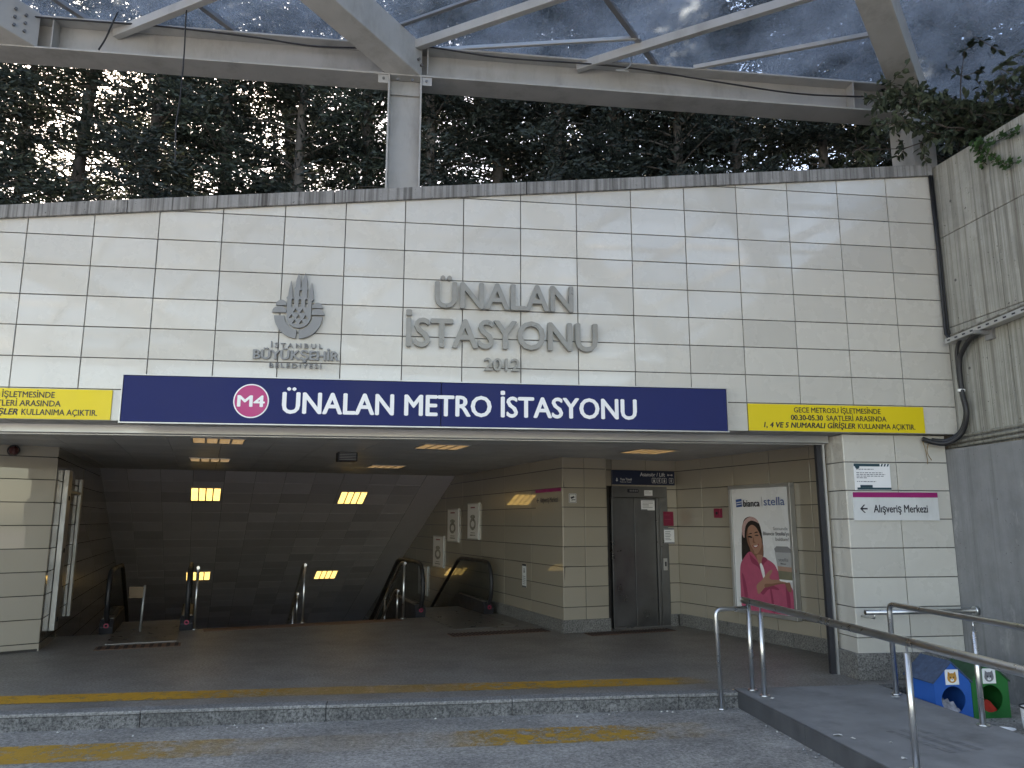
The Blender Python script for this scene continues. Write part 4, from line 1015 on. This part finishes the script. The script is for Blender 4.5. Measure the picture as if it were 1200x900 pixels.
# ---- stair handrails
def stair_rail():
    r = thing('stair_handrail', 'x', 'handrail', (0, 0, 0), 'stair handrails at the top of the steps'); ORG[r.name] = Vector((0, 0, 0))
    Fb = Frame((0, 0, 0), B_, (0, 0, 1), (-A_.x, -A_.y, 0))
    mb = MB(); mb.tube([Fb.p(0, .005, 0), Fb.p(0, .90, 0)], .021, 10); mb.tube([Fb.p(0, .0, 0), Fb.p(0, .012, 0)], .045, 12); mb.build('post', M['inox'], r, local=True)
    mb = MB(); mb.tube(rounded([Fb.p(-.06, .90, 0), Fb.p(.2, .90, 0), Fb.p(5, .90 - 4.8 * .577, 0)], .1), .024, 10); mb.build('rail', M['inox'], r, local=True)
    mb = MB(); mb.tube([Fb.p(.06, 0, .09), Fb.p(.06, .45, .09)], .016, 8); mb.tube(rounded([Fb.p(.0, .45, .09), Fb.p(.2, .45, .09), Fb.p(5, .45 - 4.8 * .577, .09)], .08), .018, 8); mb.build('lower_rail', M['inox'], r, local=True)
    mb = MB()
    for k in (1.4, 2.9): mb.tube([Fb.p(k, .90 - (k - .2) * .577, 0), Fb.p(k, -.1 - k * .53, 0)], .019, 8)
    mb.build('post', M['inox'], r, local=True)
    return r
s = stair_rail(); s.location = (.579, 4.86, 0); s['label'] = 'stair handrail next to the left escalator, its post topped by a knob'
dup(s, (2.08, 5.43, 0), None, 'middle stair handrail standing alone between the two escalators')
dup(s, (3.66, 5.77, 0), None, 'stair handrail next to the right escalator')
r = thing('barrier_post', 'thin post with a small plate standing on the left escalator landing', 'post', (-.14, 4.72, 0))
mb = MB(); mb.tube([(-.14, 4.72, .008), (-.12, 4.72, .66)], .016, 8); mb.build('post', M['alu'], r)
mb = MB(); mb.box(-.34, -.13, 4.73, 4.742, .48, .64); mb.build('plate', simple('brass_plate', (.11, .075, .045), .4, .6), r)

# ================================================================== RAMP RAILS
def rail_front():
    r = thing('ramp_handrail', 'stainless handrail along the near edge of the ramp, with a short hoop at its end', 'handrail', (6.99, -.24, 0), 'stainless handrails of the ramp')
    X = 6.985
    mb = MB(); mb.tube([(X, -.13, .828), (X, -3.65, .80), (X, -7.0, .64)], .030, 14); mb.tube([(X, -.125, .828), (X, -.135, .828)], .0305, 14); mb.build('rail', M['inox'], r)
    mb = MB(); mb.tube([(X, -.245, .010), (X, -.245, .81)], .022, 12); mb.tube([(X, -.245, .006), (X, -.245, .022)], .045, 14); mb.build('post', M['inox'], r)
    for y, zt in ((-.50, .75), (-2.66, .735), (-4.8, .65)):
        z0 = .006 if y > -3.6 else .006 - (-3.6 - y) * .0285
        mb = MB(); mb.tube([(X, y, z0), (X, y, zt)], .022, 12); mb.tube([(X, y, zt), (X, y, zt + .10)], .007, 8); mb.tube([(X, y, z0), (X, y, z0 + .016)], .045, 14); mb.build('post', M['inox'], r)
    mb = MB(); mb.tube(rounded([(X - .02, -.245, .765), (6.62, -.32, .765), (6.64, -.32, RZ + .005)], .07), .020, 12); mb.tube([(6.64, -.32, RZ + .003), (6.64, -.32, RZ + .018)], .042, 14); mb.build('hoop', M['inox'], r)
rail_front()
r = thing('ramp_handrail', 'stainless handrail along the far edge of the ramp, in front of the cat houses', 'handrail', (8.22, -.6, 0), 'stainless handrails of the ramp')
mb = MB(); mb.tube(rounded([(8.225, -.60, .008), (8.225, -.60, .823), (8.225, -3.6, .815), (8.225, -7, .66)][:3], .07) + [(8.225, -7, .66)], .024, 14); mb.tube([(8.225, -.6, .006), (8.225, -.6, .02)], .042, 14); mb.build('rail', M['inox'], r)
for y in (-1.70, -3.2):
    mb = MB(); mb.tube([(8.225, y, .006), (8.225, y, .72)], .022, 12); mb.tube([(8.225, y, .72), (8.225, y, .81)], .007, 8); mb.tube([(8.225, y, .006), (8.225, y, .02)], .048, 14); mb.build('post', M['inox'], r)

# ================================================================== CAT HOUSES
def cat_house(x0, x1, y0, depth, cm, rm, cat_m, label, spot, eave=.315, ridge=.48):
    w = x1 - x0; cx = (x0 + x1) / 2; r = thing('cat_house', label, 'cat house', (cx, y0, RZ), 'wooden cat shelters')
    Fh = Frame((cx, y0, RZ), (1, 0, 0), (0, 0, 1), (0, -1, 0)); h = w / 2
    front = [(-h, 0), (h, 0), (h, eave), (0, ridge), (-h, eave)]; hole = circ(.0, .165, .117, 32)
    mb = MB(); put_shape(mb, Fh, [front, hole], w=-.012, depth=.012); mb.prism(Fh, front, -depth, -depth + .012)
    mb.prism(Fh, rect(-h, -h + .012, 0, eave), -depth + .0125, -.0125); mb.prism(Fh, rect(h - .012, h, 0, eave), -depth + .0125, -.0125); mb.prism(Fh, rect(-h + .0125, h - .0125, .0, .012), -depth + .0125, -.0125)
    mb.build('walls', cm, r)
    mb = MB(); d = Vector((h, eave - ridge)).normalized(); n = Vector((-d.y, d.x))
    for sg in (-1, 1):
        P = [(0, ridge + .002), (sg * (h + .012), eave - .008), (sg * (h + .012 + n.x * .012), eave - .008 + n.y * .012), (0, ridge + .018)]
        mb.prism(Fh, P if sg < 0 else P[::-1], -depth - .012, .008)
    mb.build('roof', rm, r)
    mb = MB(); put_shape(mb, Fh, [rect(-.065, .065, .295, .425)], w=.0006, depth=.002, mi=0); put_shape(mb, Fh, [circ(0, .352, .046, 24, .042)], w=.003, mi=1)
    for sg in (-1, 1): put_shape(mb, Fh, [[(sg * .044, .365), (sg * .036, .408), (sg * .012, .39)]], w=.003, mi=1); put_shape(mb, Fh, [circ(sg * .017, .358, .007, 10)], w=.0036, mi=2)
    put_shape(mb, Fh, [circ(0, .335, .018, 14, .013)], w=.0034, mi=0); put_shape(mb, Fh, [[(-.007, .343), (.007, .343), (0, .335)]], w=.0038, mi=2)
    mb.build('sticker', [M['white'], cat_m, M['print']], r)
    rnd = random.Random(spot); mb = MB(); n = 9; G = {}
    for i in range(n):
        for j in range(n):
            u = -h * .72 + 2 * h * .72 * i / (n - 1); ww = -.03 - (depth * .7) * j / (n - 1); e = min(i, n - 1 - i, j, n - 1 - j)
            G[i, j] = Fh.p(u, .014 + min(e, 2.0) * .045 + rnd.uniform(0, .04) * (e > 0), ww)
    for i in range(n - 1):
        for j in range(n - 1): mb.poly([G[i, j], G[i + 1, j], G[i + 1, j + 1], G[i, j + 1]], 0, True)
    return mb
b = cat_house(8.372, 8.728, -.94, .40, M['blue'], M['blue_roof'], M['orange'], 'blue wooden cat house with a ginger cat face sticker', 5)
tag(b.build('blanket', M['cloth_grey'], None), 'grey striped blanket inside the blue cat house', 'blanket')
b = cat_house(8.736, 9.10, -.935, .40, M['green'], M['green_roof'], M['catgrey'], 'green wooden cat house with a grey cat face sticker', 9)
tag(b.build('blanket', M['cloth_red'], None), 'red blanket inside the green cat house', 'blanket')

# ---- litter
def scrap(x, y, z, s, label, seed, cat='paper scrap'):
    rnd = random.Random(seed); n = 7; mb = MB(); c = (x, y, z + .014)
    P = [(x + s * rnd.uniform(.6, 1.2) * math.cos(2 * math.pi * k / n), y + s * rnd.uniform(.4, .9) * math.sin(2 * math.pi * k / n), z + .003 + rnd.uniform(0, .012)) for k in range(n)]
    for k in range(n): mb.poly([c, P[k], P[(k + 1) % n]])
    tag(mb.build('paper_scrap', M['paper'], None), label, cat, 'litter on the ramp')
scrap(6.93, -1.82, .008, .045, 'largest crumpled paper scrap by the ramp edge plate', 1)
scrap(6.99, -1.92, .008, .022, 'small paper scrap right beside the largest one', 2)
scrap(7.20, -2.06, .008, .018, 'lone tiny paper scrap near the worn strips', 3)
scrap(7.06, -2.42, .008, .026, 'nearest paper scrap low on the ramp', 4)
scrap(7.0, -.62, .008, .022, 'paper scrap at the foot of the second rail post', 5)
scrap(8.14, -.72, .008, .045, 'paper scrap under the start of the far handrail', 6)
rnd = random.Random(21); mb = MB()
for k in range(420):
    if k < 260: x, y = rnd.uniform(-2, 6.8), -.29 - abs(rnd.gauss(0, .10))
    elif k < 340: y = rnd.uniform(-3, -.3); x = 6.81 - abs(rnd.gauss(0, .06))
    else: x, y = rnd.uniform(8.4, 9.4), rnd.uniform(-2.2, -.96)
    q = Vector((x, y, RZ + .004)); z = rnd.choice((.004, .006, .008, .013)); a = [q + Vector((math.cos(t), math.sin(t), 0)) * z * rnd.uniform(.7, 1.3) for t in (0, 1.5, 3.1, 4.6)]; top = q + Vector((0, 0, z * .9)); mi = 1 if rnd.random() < .12 else 0
    for i in range(4): mb.poly([a[i], a[(i + 1) % 4], top], mi)
g = mb.build('gutter_grit', [M['kerb_top'], M['paper']], None); g['kind'] = 'stuff'; g['label'] = 'fine grit and specks of litter along the foot of the kerb and ramp'; g['category'] = 'grit'
mb = MB(); n = 24; cx, cy = 8.60, -1.42
for k in range(n):
    a, b2 = 2 * math.pi * k / n, 2 * math.pi * (k + 1) / n
    for (r0, z0), (r1, z1) in (((0.0, .012), (.07, .014)), ((.07, .014), (.105, .032))):
        q = [(cx + r0 * math.cos(a) * 1.2, cy + r0 * math.sin(a) * .7, RZ + z0 + .01), (cx + r0 * math.cos(b2) * 1.2, cy + r0 * math.sin(b2) * .7, RZ + z0 + .01), (cx + r1 * math.cos(b2) * 1.2, cy + r1 * math.sin(b2) * .7, RZ + z1 + .01), (cx + r1 * math.cos(a) * 1.2, cy + r1 * math.sin(a) * .7, RZ + z1 + .01)]
        mb.poly(q[1:] if r0 == 0 else q, 0, True)
tag(mb.build('paper_plate', M['white'], None), 'white oval paper plate on the ground in front of the cat houses', 'plate')
r = thing('water_tub', 'white rounded plastic tub at the right edge beside the far handrail', 'tub', (8.865, -1.51, RZ))
mb = MB(); mb.tube([(8.865, -1.51, RZ + z) for z in (0, .02, .10, .2, .22)], [.085, .10, .11, .115, .118], 24); mb.build('bowl', M['white'], r)
mb = MB(); mb.tube([(8.865 + .118 * math.cos(2 * math.pi * k / 24), -1.51 + .118 * math.sin(2 * math.pi * k / 24), RZ + .222) for k in range(25)], .008, 6); mb.build('rim', M['blackmat'], r)

# ================================================================== CANOPY
BY = .45; BZ0, BZ1 = 6.45, 6.83; SLP = .25
rc = thing('glass_canopy', 'grey painted steel canopy with dirty glass panes over the entrance', 'canopy', (3.55, .45, 4.9))
def rz(y): return BZ1 + .06 + SLP * (.28 - y)       # glass plane
def ibeam(mb, x0, x1, y, z0, z1, fw, tf=.022, tw=.016):
    mb.box(x0, x1, y - fw / 2, y + fw / 2, z0, z0 + tf); mb.box(x0, x1, y - fw / 2, y + fw / 2, z1 - tf, z1); mb.box(x0, x1, y - tw / 2, y + tw / 2, z0 + tf + .0005, z1 - tf - .0005)
mb = MB(); ibeam(mb, -12, 9.52, BY, BZ0, BZ1, .336); mb.build('beam', M['steel'], rc, bevel=.004)
for x in (3.30, 3.80, -.12, 8.9):
    mb = MB(); mb.box(x - .006, x + .006, BY - .160, BY - .009, BZ0 + .0225, BZ1 - .0225); mb.build('stiffener', M['steel'], rc)
# columns: H section, flanges left and right
def column(x, z0):
    mb = MB(); w = .37
    mb.box(x - w / 2, x - w / 2 + .02, BY - .17, BY + .17, z0, BZ0 - .002); mb.box(x + w / 2 - .02, x + w / 2, BY - .17, BY + .17, z0, BZ0 - .002); mb.box(x - w / 2 + .0205, x + w / 2 - .0205, BY - .02, BY - .0, z0, BZ0 - .002)
    mb.box(x - w / 2 + .0205, x + w / 2 - .0205, BY - .05, BY - .021, BZ0 - .17, BZ0 - .004); mb.box(x - w / 2 - .11, x - w / 2 - .002, BY - .16, BY - .14, BZ0 - .10, BZ0 - .003); mb.box(x + w / 2 + .002, x + w / 2 + .11, BY - .16, BY - .14, BZ0 - .10, BZ0 - .003)
    c = mb.build('column', M['steel'], rc, bevel=.003)
    for dx in (-.235, -.08, .08, .235):
        mb = MB(); mb.tube([(x + dx, BY - .172, BZ0 - .05), (x + dx, BY - .158, BZ0 - .05)], .016, 6); mb.build('bolt', M['bolt'], c)
column(3.555, 4.5)
mb = MB(); mb.box(9.50, 9.80, .15, .55, 5.3, 6.44); mb.build('column', M['steel'], rc, bevel=.008)
column(-6.2, 3.4)
# box rafters: run diagonally up and out over the street
RD = Vector((-1.0, -1.0, SLP)).normalized()
def rafter(x, w, length, bolts=False, y0=.30):
    a = Vector((x, y0, BZ0 + SLP * (.28 - y0) + .012)); d = Vector((-1.0, -1.0, SLP)); b = a + d * length
    r_ = Vector((1, -1, 0)).normalized() * (w / 2 * .7071 * 1.0); Hh = .40
    r_ = Vector((w / 2, 0, 0))
    mb = MB(); mb.hexa([a - r_, a + r_, b + r_, b - r_, a - r_ + Vector((0, 0, Hh)), a + r_ + Vector((0, 0, Hh)), b + r_ + Vector((0, 0, Hh)), b - r_ + Vector((0, 0, Hh))][0:8])
    o = mb.build('rafter', M['steel'], rc, bevel=.01)
    e = a + d * .02 + r_; spots_ = [e + Vector((.002 - .03 * k, -.002 - .03 * k, .12 + .05 * k)) for k in range(2)]
    if bolts: spots_ = [a + d * (.10 + .07 * j) + r_ + Vector((0, 0, .09 + .09 * i)) for i in range(3) for j in range(2)]
    for q in spots_:
        mb = MB(); mb.tube([q, q + Vector((.018, -.018, 0))], .016, 6); mb.build('bolt', M['bolt'], o)
for x, w, bl in ((-.42, .34, True), (3.545, .39, False), (9.68, .42, False)): rafter(x, w, 3.6, bl)
# purlins and glazing bars
def member(a, b, w, h, name, mat, dz=0):
    A2 = Vector((a[0], a[1], rz(a[1]) + dz)); B2 = Vector((b[0], b[1], rz(b[1]) + dz)); mb = MB(); mb.beam(A2, B2, w, h); mb.build(name, M[mat], rc, bevel=.003)
PD = Vector((.885, -.455))
for x, y, L in ((.45, .42, 3.6), (3.50, .34, 7.0), (5.52, .38, 3.5)):
    member((x, y), (x + PD.x * L, y + PD.y * L), .075, .10, 'purlin', 'steel', -.09)
for x, y, L in ((-.3, .1, 3.8), (3.38, .14, 7.0), (5.55, .44, 3.5)):
    member((x, y), (x + PD.x * L, y + PD.y * L), .05, .03, 'glazing_bar', 'steel_dk', -.018)
for x, y, L in ((6.47, .34, 3.5), (1.70, .32, 3.3), (.2, .34, 1.0)):
    member((x, y), (x - .707 * L, y - .707 * L), .06, .05, 'glazing_bar', 'steel_dk', -.03)
member((6.9, .30), (8.72, -.34), .05, .05, 'purlin', 'steel', -.05)
member((3.6, .40), (6.15, -.03), .04, .04, 'glazing_bar', 'alu', -.035)
# glass panes
def pane(P, name='glass_pane'):
    mb = MB(); n = len(P); lo = [(x, y, rz(y)) for x, y in P]; hi = [(x, y, rz(y) + .012) for x, y in P]
    mb.v = lo + hi; mb.f = [tuple(range(n - 1, -1, -1)), tuple(range(n, 2 * n))] + [(i, (i + 1) % n, n + (i + 1) % n, n + i) for i in range(n)]; mb.m = [0] * len(mb.f); mb.sm = [False] * len(mb.f)
    mb.build(name, M['roofglass'], rc)
for x0 in (-12.2, -8.4, -4.6, -.8, 3.0, 6.8, 10.6):
    for (ya, yb) in ((.52, -1.15), (-1.1515, -2.9)):
        s = lambda y: -(.3 - y) * .95
        pane([(x0 + s(ya), ya), (x0 + 3.7985 + s(ya), ya), (x0 + 3.7985 + s(yb), yb), (x0 + s(yb), yb)])
# outer part of the canopy: unseen lattice, sloped and gapped for the tile reflections
Zf = rz(-2.95)
def oz(y): return Zf - .25 * (-2.95 - y)
for k in range(-3, 5):
    x = 3.545 + 3.78 * k; mb = MB(); mb.beam((x - 3.2, -2.95, oz(-2.95) - .2), (x + 3.5, -11.0, oz(-11) - .2), .34, .34); mb.build('rafter', M['steel'], rc)
for k in range(-5, 9):
    x = 2.0 * k; mb = MB(); mb.beam((x + 3, -2.95, oz(-2.95) - .06), (x - 3, -11.0, oz(-11) - .06), .12, .12); mb.build('purlin', M['steel'], rc)
for k in range(6):
    mb = MB(); y = -3.4 - 1.4 * k; mb.beam((-14, y, oz(y) - .02), (17, y, oz(y) - .02), .09, .08); mb.build('purlin', M['steel'], rc)
mb = MB(); mb.box(-14, 17, -11.3, -11.0, oz(-11) - .5, oz(-11) - .03); mb.build('beam', M['steel'], rc)
rnd = random.Random(6)
for k in range(6):
    ya = -2.95 - 1.345 * k; yb = ya - 1.30
    for x0 in (-14, -9.8, -5.6, -1.4, 2.8, 7.0, 11.2):
        if rnd.random() < .14: continue
        mb = MB(); x1 = x0 + rnd.choice((4.15, 4.15, 3.8)); P = [(x0, ya), (x0, yb), (x1, yb), (x1, ya)]; lo = [(x, y, oz(y) + .04) for x, y in P]; hi = [(x, y, oz(y) + .052) for x, y in P]
        mb.hexa(lo + hi); mb.build('glass_pane', M['roofglass'], rc)
for x in (-11, -2.5, 12.5):
    mb = MB(); mb.box(x - .18, x + .18, -11.33, -10.97, RZ if x < 9 else 5.3, oz(-11) - .501 if x < 9 else 5.4); mb.build('column', M['steel'], rc)
# cables on the canopy
mb = MB(); P = [(-2.2, .27, 6.83), (-.2, .265, 6.79), (.9, .275, 6.805), (1.9, .27, 6.76), (2.6, .27, 6.71), (3.4, .262, 6.76), (3.75, .25, 6.80), (4.6, .268, 6.75), (5.6, .27, 6.76), (6.2, .27, 6.745), (7.2, .272, 6.66), (8.2, .272, 6.59), (9.2, .272, 6.63), (9.5, .272, 6.67)]
mb.tube(smooth_path(P), .010, 6); tag(mb.build('canopy_cable', M['black'], None), 'thin dark cable sagging along the front of the canopy beam', 'cable')
mb = MB(); mb.tube(smooth_path([(1.33, -.06, 6.96), (1.29, .0, 6.8), (1.27, .10, 6.4), (1.26, .12, 5.9), (1.24, .13, 5.6), (1.26, .14, 5.2)]), .008, 6); tag(mb.build('hanging_cable', M['black'], None), 'long dark cable hanging straight down in front of the beam, left of the column', 'cable')
mb = MB(); mb.tube(smooth_path([(.52, .24, 6.90), (.47, .25, 6.75), (.42, .262, 6.6), (.36, .268, 6.47)]), .009, 6); tag(mb.build('hanging_cable', M['black'], None), 'short dark cable curling over the beam near the bolted rafter', 'cable')
mb = MB(); mb.tube(smooth_path([(6.12, .24, 6.93), (6.13, .25, 6.80), (6.06, .255, 6.72), (5.95, .26, 6.70), (6.1, .262, 6.70)]), .009, 6); tag(mb.build('hanging_cable', M['alu'], None), 'grey wire loop hanging off the beam right of the column', 'cable')

# ================================================================== TREES
def leafquad(mb, p, d, side, L, W, mi=0):
    d = d.normalized(); s = side - d * side.dot(d)
    if s.length < 1e-4: s = d.orthogonal()
    s = s.normalized() * W / 2
    mb.poly([p, p + d * L * .45 + s, p + d * L, p + d * L * .45 - s], mi)
def rvec(rnd): 
    while True:
        v = Vector((rnd.uniform(-1, 1), rnd.uniform(-1, 1), rnd.uniform(-1, 1)))
        if .05 < v.length < 1: return v.normalized()
def conifer(seed, H, Rr, limbs, per, mat, label, start=.12):
    rnd = random.Random(seed)
    r = thing('conifer_tree', label, 'tree', (0, 0, 0), 'row of dark conifers behind the wall'); ORG[r.name] = Vector((0, 0, 0))
    mb = MB(); lean = (rnd.uniform(-.02, .02), rnd.uniform(-.02, .02))
    def ax(z): return Vector((lean[0] * z + .05 * math.sin(z * .9 + seed), lean[1] * z + .05 * math.cos(z * 1.1 + seed), z))
    mb.tube([ax(H * k / 12) - Vector((0, 0, .5 if k == 0 else 0)) for k in range(13)], [.10 * (1 - k / 13) ** .8 + .012 for k in range(13)], 9)
    cr = MB()
    for i in range(limbs):
        z = start + (H - start) * (i + rnd.random()) / limbs; t = z / H
        prof = Rr * (1.0 - max(0, t - .7) / .3 * .75) * (.75 + .25 * min(1, t / .15)); L = prof * rnd.uniform(.55, 1.15); a = rnd.uniform(0, 2 * math.pi)
        d = Vector((math.cos(a), math.sin(a), rnd.uniform(.05, .55))); p0 = ax(z); pts = []
        for k in range(5): f = k / 4; pts.append(p0 + d * L * f + Vector((0, 0, -.22 * L * f * f)))
        mb.tube(pts, [.022 * (1 - .8 * k / 4) for k in range(5)], 4, closed_caps=False)
        for k in range(per):
            f = rnd.random() ** .7; q = pts[0].lerp(pts[-1], f) + rvec(rnd) * .10 * L
            sd = (d.cross(Vector((0, 0, 1))).normalized() * rnd.choice((-1, 1)) + d * rnd.uniform(.1, .9) + Vector((0, 0, rnd.uniform(-.5, .3)))).normalized()
            sl = rnd.uniform(.16, .38); side = rvec(rnd)
            for m in range(6):
                g = m / 5; w = (sd + side * rnd.uniform(-.7, .7) + rvec(rnd) * .35)
                leafquad(cr, q + sd * sl * g, w, rvec(rnd), rnd.uniform(.07, .14), rnd.uniform(.026, .048))
    mb.build('trunk', M['bark'], r, local=True); cr.build('crown', mat, r, local=True)
    return r
kinds = [conifer(1, 10.5, 1.3, 180, 33, M['conifer'], 'a'), conifer(2, 11.5, 1.4, 180, 33, M['conifer2'], 'b'), conifer(3, 9.8, 1.3, 180, 36, M['conifer'], 'c'), conifer(4, 11., 1.4, 190, 40, M['conifer'], 'd')]
rnd = random.Random(77)
spots = []      # x, y, kind, scale, label
front = [(-3.4, 5.2, 0), (-2.0, 5.6, 1), (-.75, 5.0, 0), (.45, 5.5, 1), (1.75, 5.1, 0), (2.85, 5.7, 1), (3.95, 5.0, 0), (5.1, 5.5, 2), (6.2, 5.0, 3), (7.35, 5.6, 3), (8.5, 5.1, 2), (9.8, 5.5, 3), (11.2, 5.0, 2), (12.6, 5.6, 1), (14.2, 5.2, 3)]
names_f = ['far left, cut by the picture edge', 'second from the picture edge at far left', 'left of the thin hanging cable, third from the left', 'fourth from the left, behind the hanging cable', 'fifth from the left', 'sixth from the left, just left of the steel column', 'behind the steel column', 'first right of the steel column', 'second right of the steel column', 'third right of the steel column', 'fourth right of the steel column', 'above the lettering end, fifth right of the column', 'near the right end of the coping', 'behind the right column of the canopy', 'at far right behind the overhanging bush']
used = set()
def plant(x, y, k, sc, lab):
    z = emb(x) + .02 * y - .05
    if k not in used: o = kinds[k]; o.location = (x, y, z); o.rotation_euler = (0, 0, rnd.uniform(0, 6)); used.add(k); o['label'] = lab
    else: o = dup(kinds[k], (x, y, z), rnd.uniform(0, 6), lab)
    o.scale = (sc, sc, rnd.uniform(1.0, 1.12) if x < 5 else rnd.uniform(1.12, 1.3)); return o
for (x, y, k), nm in zip(front, names_f): plant(x, y, k, rnd.uniform(.95, 1.1), ('dark' if k % 2 == 0 else 'lighter green') + ' conifer ' + nm)
back = [(-4.6, 8.6, 1), (-1.4, 8.9, 0), (1.1, 8.4, 1), (3.4, 9.0, 0), (5.6, 8.3, 3), (7.0, 8.8, 3), (8.4, 8.4, 2), (10.0, 8.9, 3), (12.2, 8.5, 3), (14.6, 8.8, 2), (12.6, 2.6, 3), (14.4, .6, 2), (13.2, -2.2, 3), (13.9, 3.9, 2), (15.8, 4.6, 3), (16.4, 1.6, 2), (-4.9, 5.4, 0), (-6.4, 5.9, 1), (-8.0, 5.2, 0), (-6.6, 8.8, 1), (-9.6, 7.5, 0)]
names_b = ['far left', 'left, behind the bolted rafter', 'behind the hanging cable', 'behind the column', 'right of the column', 'in the middle of the dense dark stretch', 'right of the dense dark stretch', 'above the right end of the tiles', 'behind the right canopy column', 'far right', 'standing close behind the overhanging bush', 'at right above the concrete wall', 'nearest the street above the concrete wall', 'third from the right edge', 'second from the right edge', 'at the right edge', 'just outside the left edge', 'second outside the left edge', 'third outside the left edge', 'fourth outside the left edge', 'farthest outside the left edge']
for (x, y, k), nm in zip(back, names_b): plant(x, y, k, rnd.uniform(1.05, 1.25), 'taller conifer in the second row, ' + nm)

# broad-leaved bush overhanging the right corner
def leaf3(mb, p, d, up, L, W):
    d = d.normalized(); s = d.cross(up)
    if s.length < 1e-3: s = d.orthogonal()
    s = s.normalized(); n = s.cross(d)
    a, b = p + d * L * .3, p + d * L * .68; e = p + d * L - n * L * .08; f = n * W * .18
    mb.poly([p, a + s * W * .42 + f, a], 0); mb.poly([p, a, a - s * W * .42 + f], 0)
    mb.poly([a, a + s * W * .42 + f, b + s * W * .44 + f, b], 0); mb.poly([a, b, b - s * W * .44 + f, a - s * W * .42 + f], 0)
    mb.poly([b, b + s * W * .44 + f, e], 0); mb.poly([b, e, b - s * W * .44 + f], 0)
def leafy(name, label, cat, loc, arms, mat, seed, L=.085, W=.04, dens=16, spread=.28, droop=.15):
    rnd = random.Random(seed); r = thing(name, label, cat, loc); st = MB(); lv = MB(); o = Vector(loc)
    for (d, ln) in arms:
        d = Vector(d).normalized(); pts = []; p = o.copy()
        for k in range(9):
            pts.append(p.copy()); p = p + (d + rvec(rnd) * .28 + Vector((0, 0, -droop * k / 8))) * ln / 8
        st.tube(pts, [.016 * (1 - .85 * k / 8) for k in range(9)], 5, closed_caps=False)
        for k in range(2, 9):
            for t in range(2):
                td = (d * .5 + rvec(rnd)).normalized(); tl = rnd.uniform(.12, spread); b0 = pts[k]; b1 = b0 + td * tl
                st.tube([b0, (b0 + b1) / 2 + rvec(rnd) * .01, b1], [.005, .004, .002], 4, closed_caps=False)
                for q in range(dens):
                    f = rnd.random(); c = b0.lerp(b1, f); ld = (td * .6 + rvec(rnd) * .8 + Vector((0, 0, -.2)))
                    leaf3(lv, c, ld, Vector((0, 0, 1)) + rvec(rnd) * .6, L * rnd.uniform(.6, 1.15), W * rnd.uniform(.7, 1.15))
    st.build('stems', M['bark'], r); lv.build('foliage', mat, r); return r
leafy('overhanging_bush', 'broad-leaved bush leaning over the concrete wall in the top right corner', 'bush', (10.6, -.15, 5.95),
      [((-1, -.15, .15), 1.5), ((-1, -.1, .3), 1.6), ((-.6, -.5, .35), 1.1), ((-.3, -.8, .3), 1.3), ((-1, .15, .05), 1.7), ((-1, -.05, .02), 2.1), ((-1, -.2, .25), 1.9), ((-1, .05, .3), 1.7), ((-.8, -.35, .1), 1.1), ((-1, -.3, 0), 1.7)], M['broad'], 5, L=.12, W=.062, dens=9, spread=.34)
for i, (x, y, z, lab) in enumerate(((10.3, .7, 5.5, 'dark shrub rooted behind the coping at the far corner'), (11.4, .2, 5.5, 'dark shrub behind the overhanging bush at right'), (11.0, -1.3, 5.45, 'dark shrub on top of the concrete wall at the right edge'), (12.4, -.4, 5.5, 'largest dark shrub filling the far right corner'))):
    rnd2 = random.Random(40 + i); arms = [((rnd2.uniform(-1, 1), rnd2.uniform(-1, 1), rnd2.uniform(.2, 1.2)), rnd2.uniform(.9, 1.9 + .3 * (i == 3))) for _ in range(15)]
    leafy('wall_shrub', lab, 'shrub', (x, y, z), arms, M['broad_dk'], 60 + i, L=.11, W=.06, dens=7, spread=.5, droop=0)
# ivy on the concrete
rnd = random.Random(9); r = thing('ivy', 'sprig of green ivy trailing over the top of the concrete wall', 'ivy', (9.58, -.8, 5.5)); st = MB(); lv = MB()
for P in ([(9.62, -.62, 5.60), (9.58, -.74, 5.50), (9.575, -.86, 5.36), (9.575, -.98, 5.24), (9.575, -1.10, 5.12), (9.575, -1.24, 5.08)], [(9.62, -.68, 5.60), (9.575, -.85, 5.49), (9.575, -1.0, 5.42), (9.575, -1.15, 5.40), (9.575, -1.30, 5.36)], [(9.62, -.72, 5.6), (9.58, -.76, 5.42), (9.575, -.80, 5.30), (9.575, -.84, 5.24)]):
    path = smooth_path(P, 6); st.tube(path, .005, 5)
    for q in path[3:]:
        for _ in range(2):
            c = q + Vector((-.015 - rnd.random() * .03, rnd.uniform(-.04, .04), rnd.uniform(-.04, .04))); a = rnd.uniform(-.9, .9) - math.pi / 2; s_ = rnd.uniform(.022, .042)
            nrm = (Vector((-1, 0, .4)) + rvec(rnd) * .5).normalized(); u = nrm.cross(Vector((0, 0, 1))).normalized(); v = nrm.cross(u)
            star = []
            for k in range(10):
                ang = a + 2 * math.pi * k / 10; rad = s_ * ((1.15 if k == 0 else .95 if k in (2, 8) else .8 if k in (4, 6) else .55))
                star.append(c + u * math.cos(ang) * rad + v * math.sin(ang) * rad)
            lv.poly(star)
st.build('stems', M['bark'], r); lv.build('foliage', M['ivy'], r)
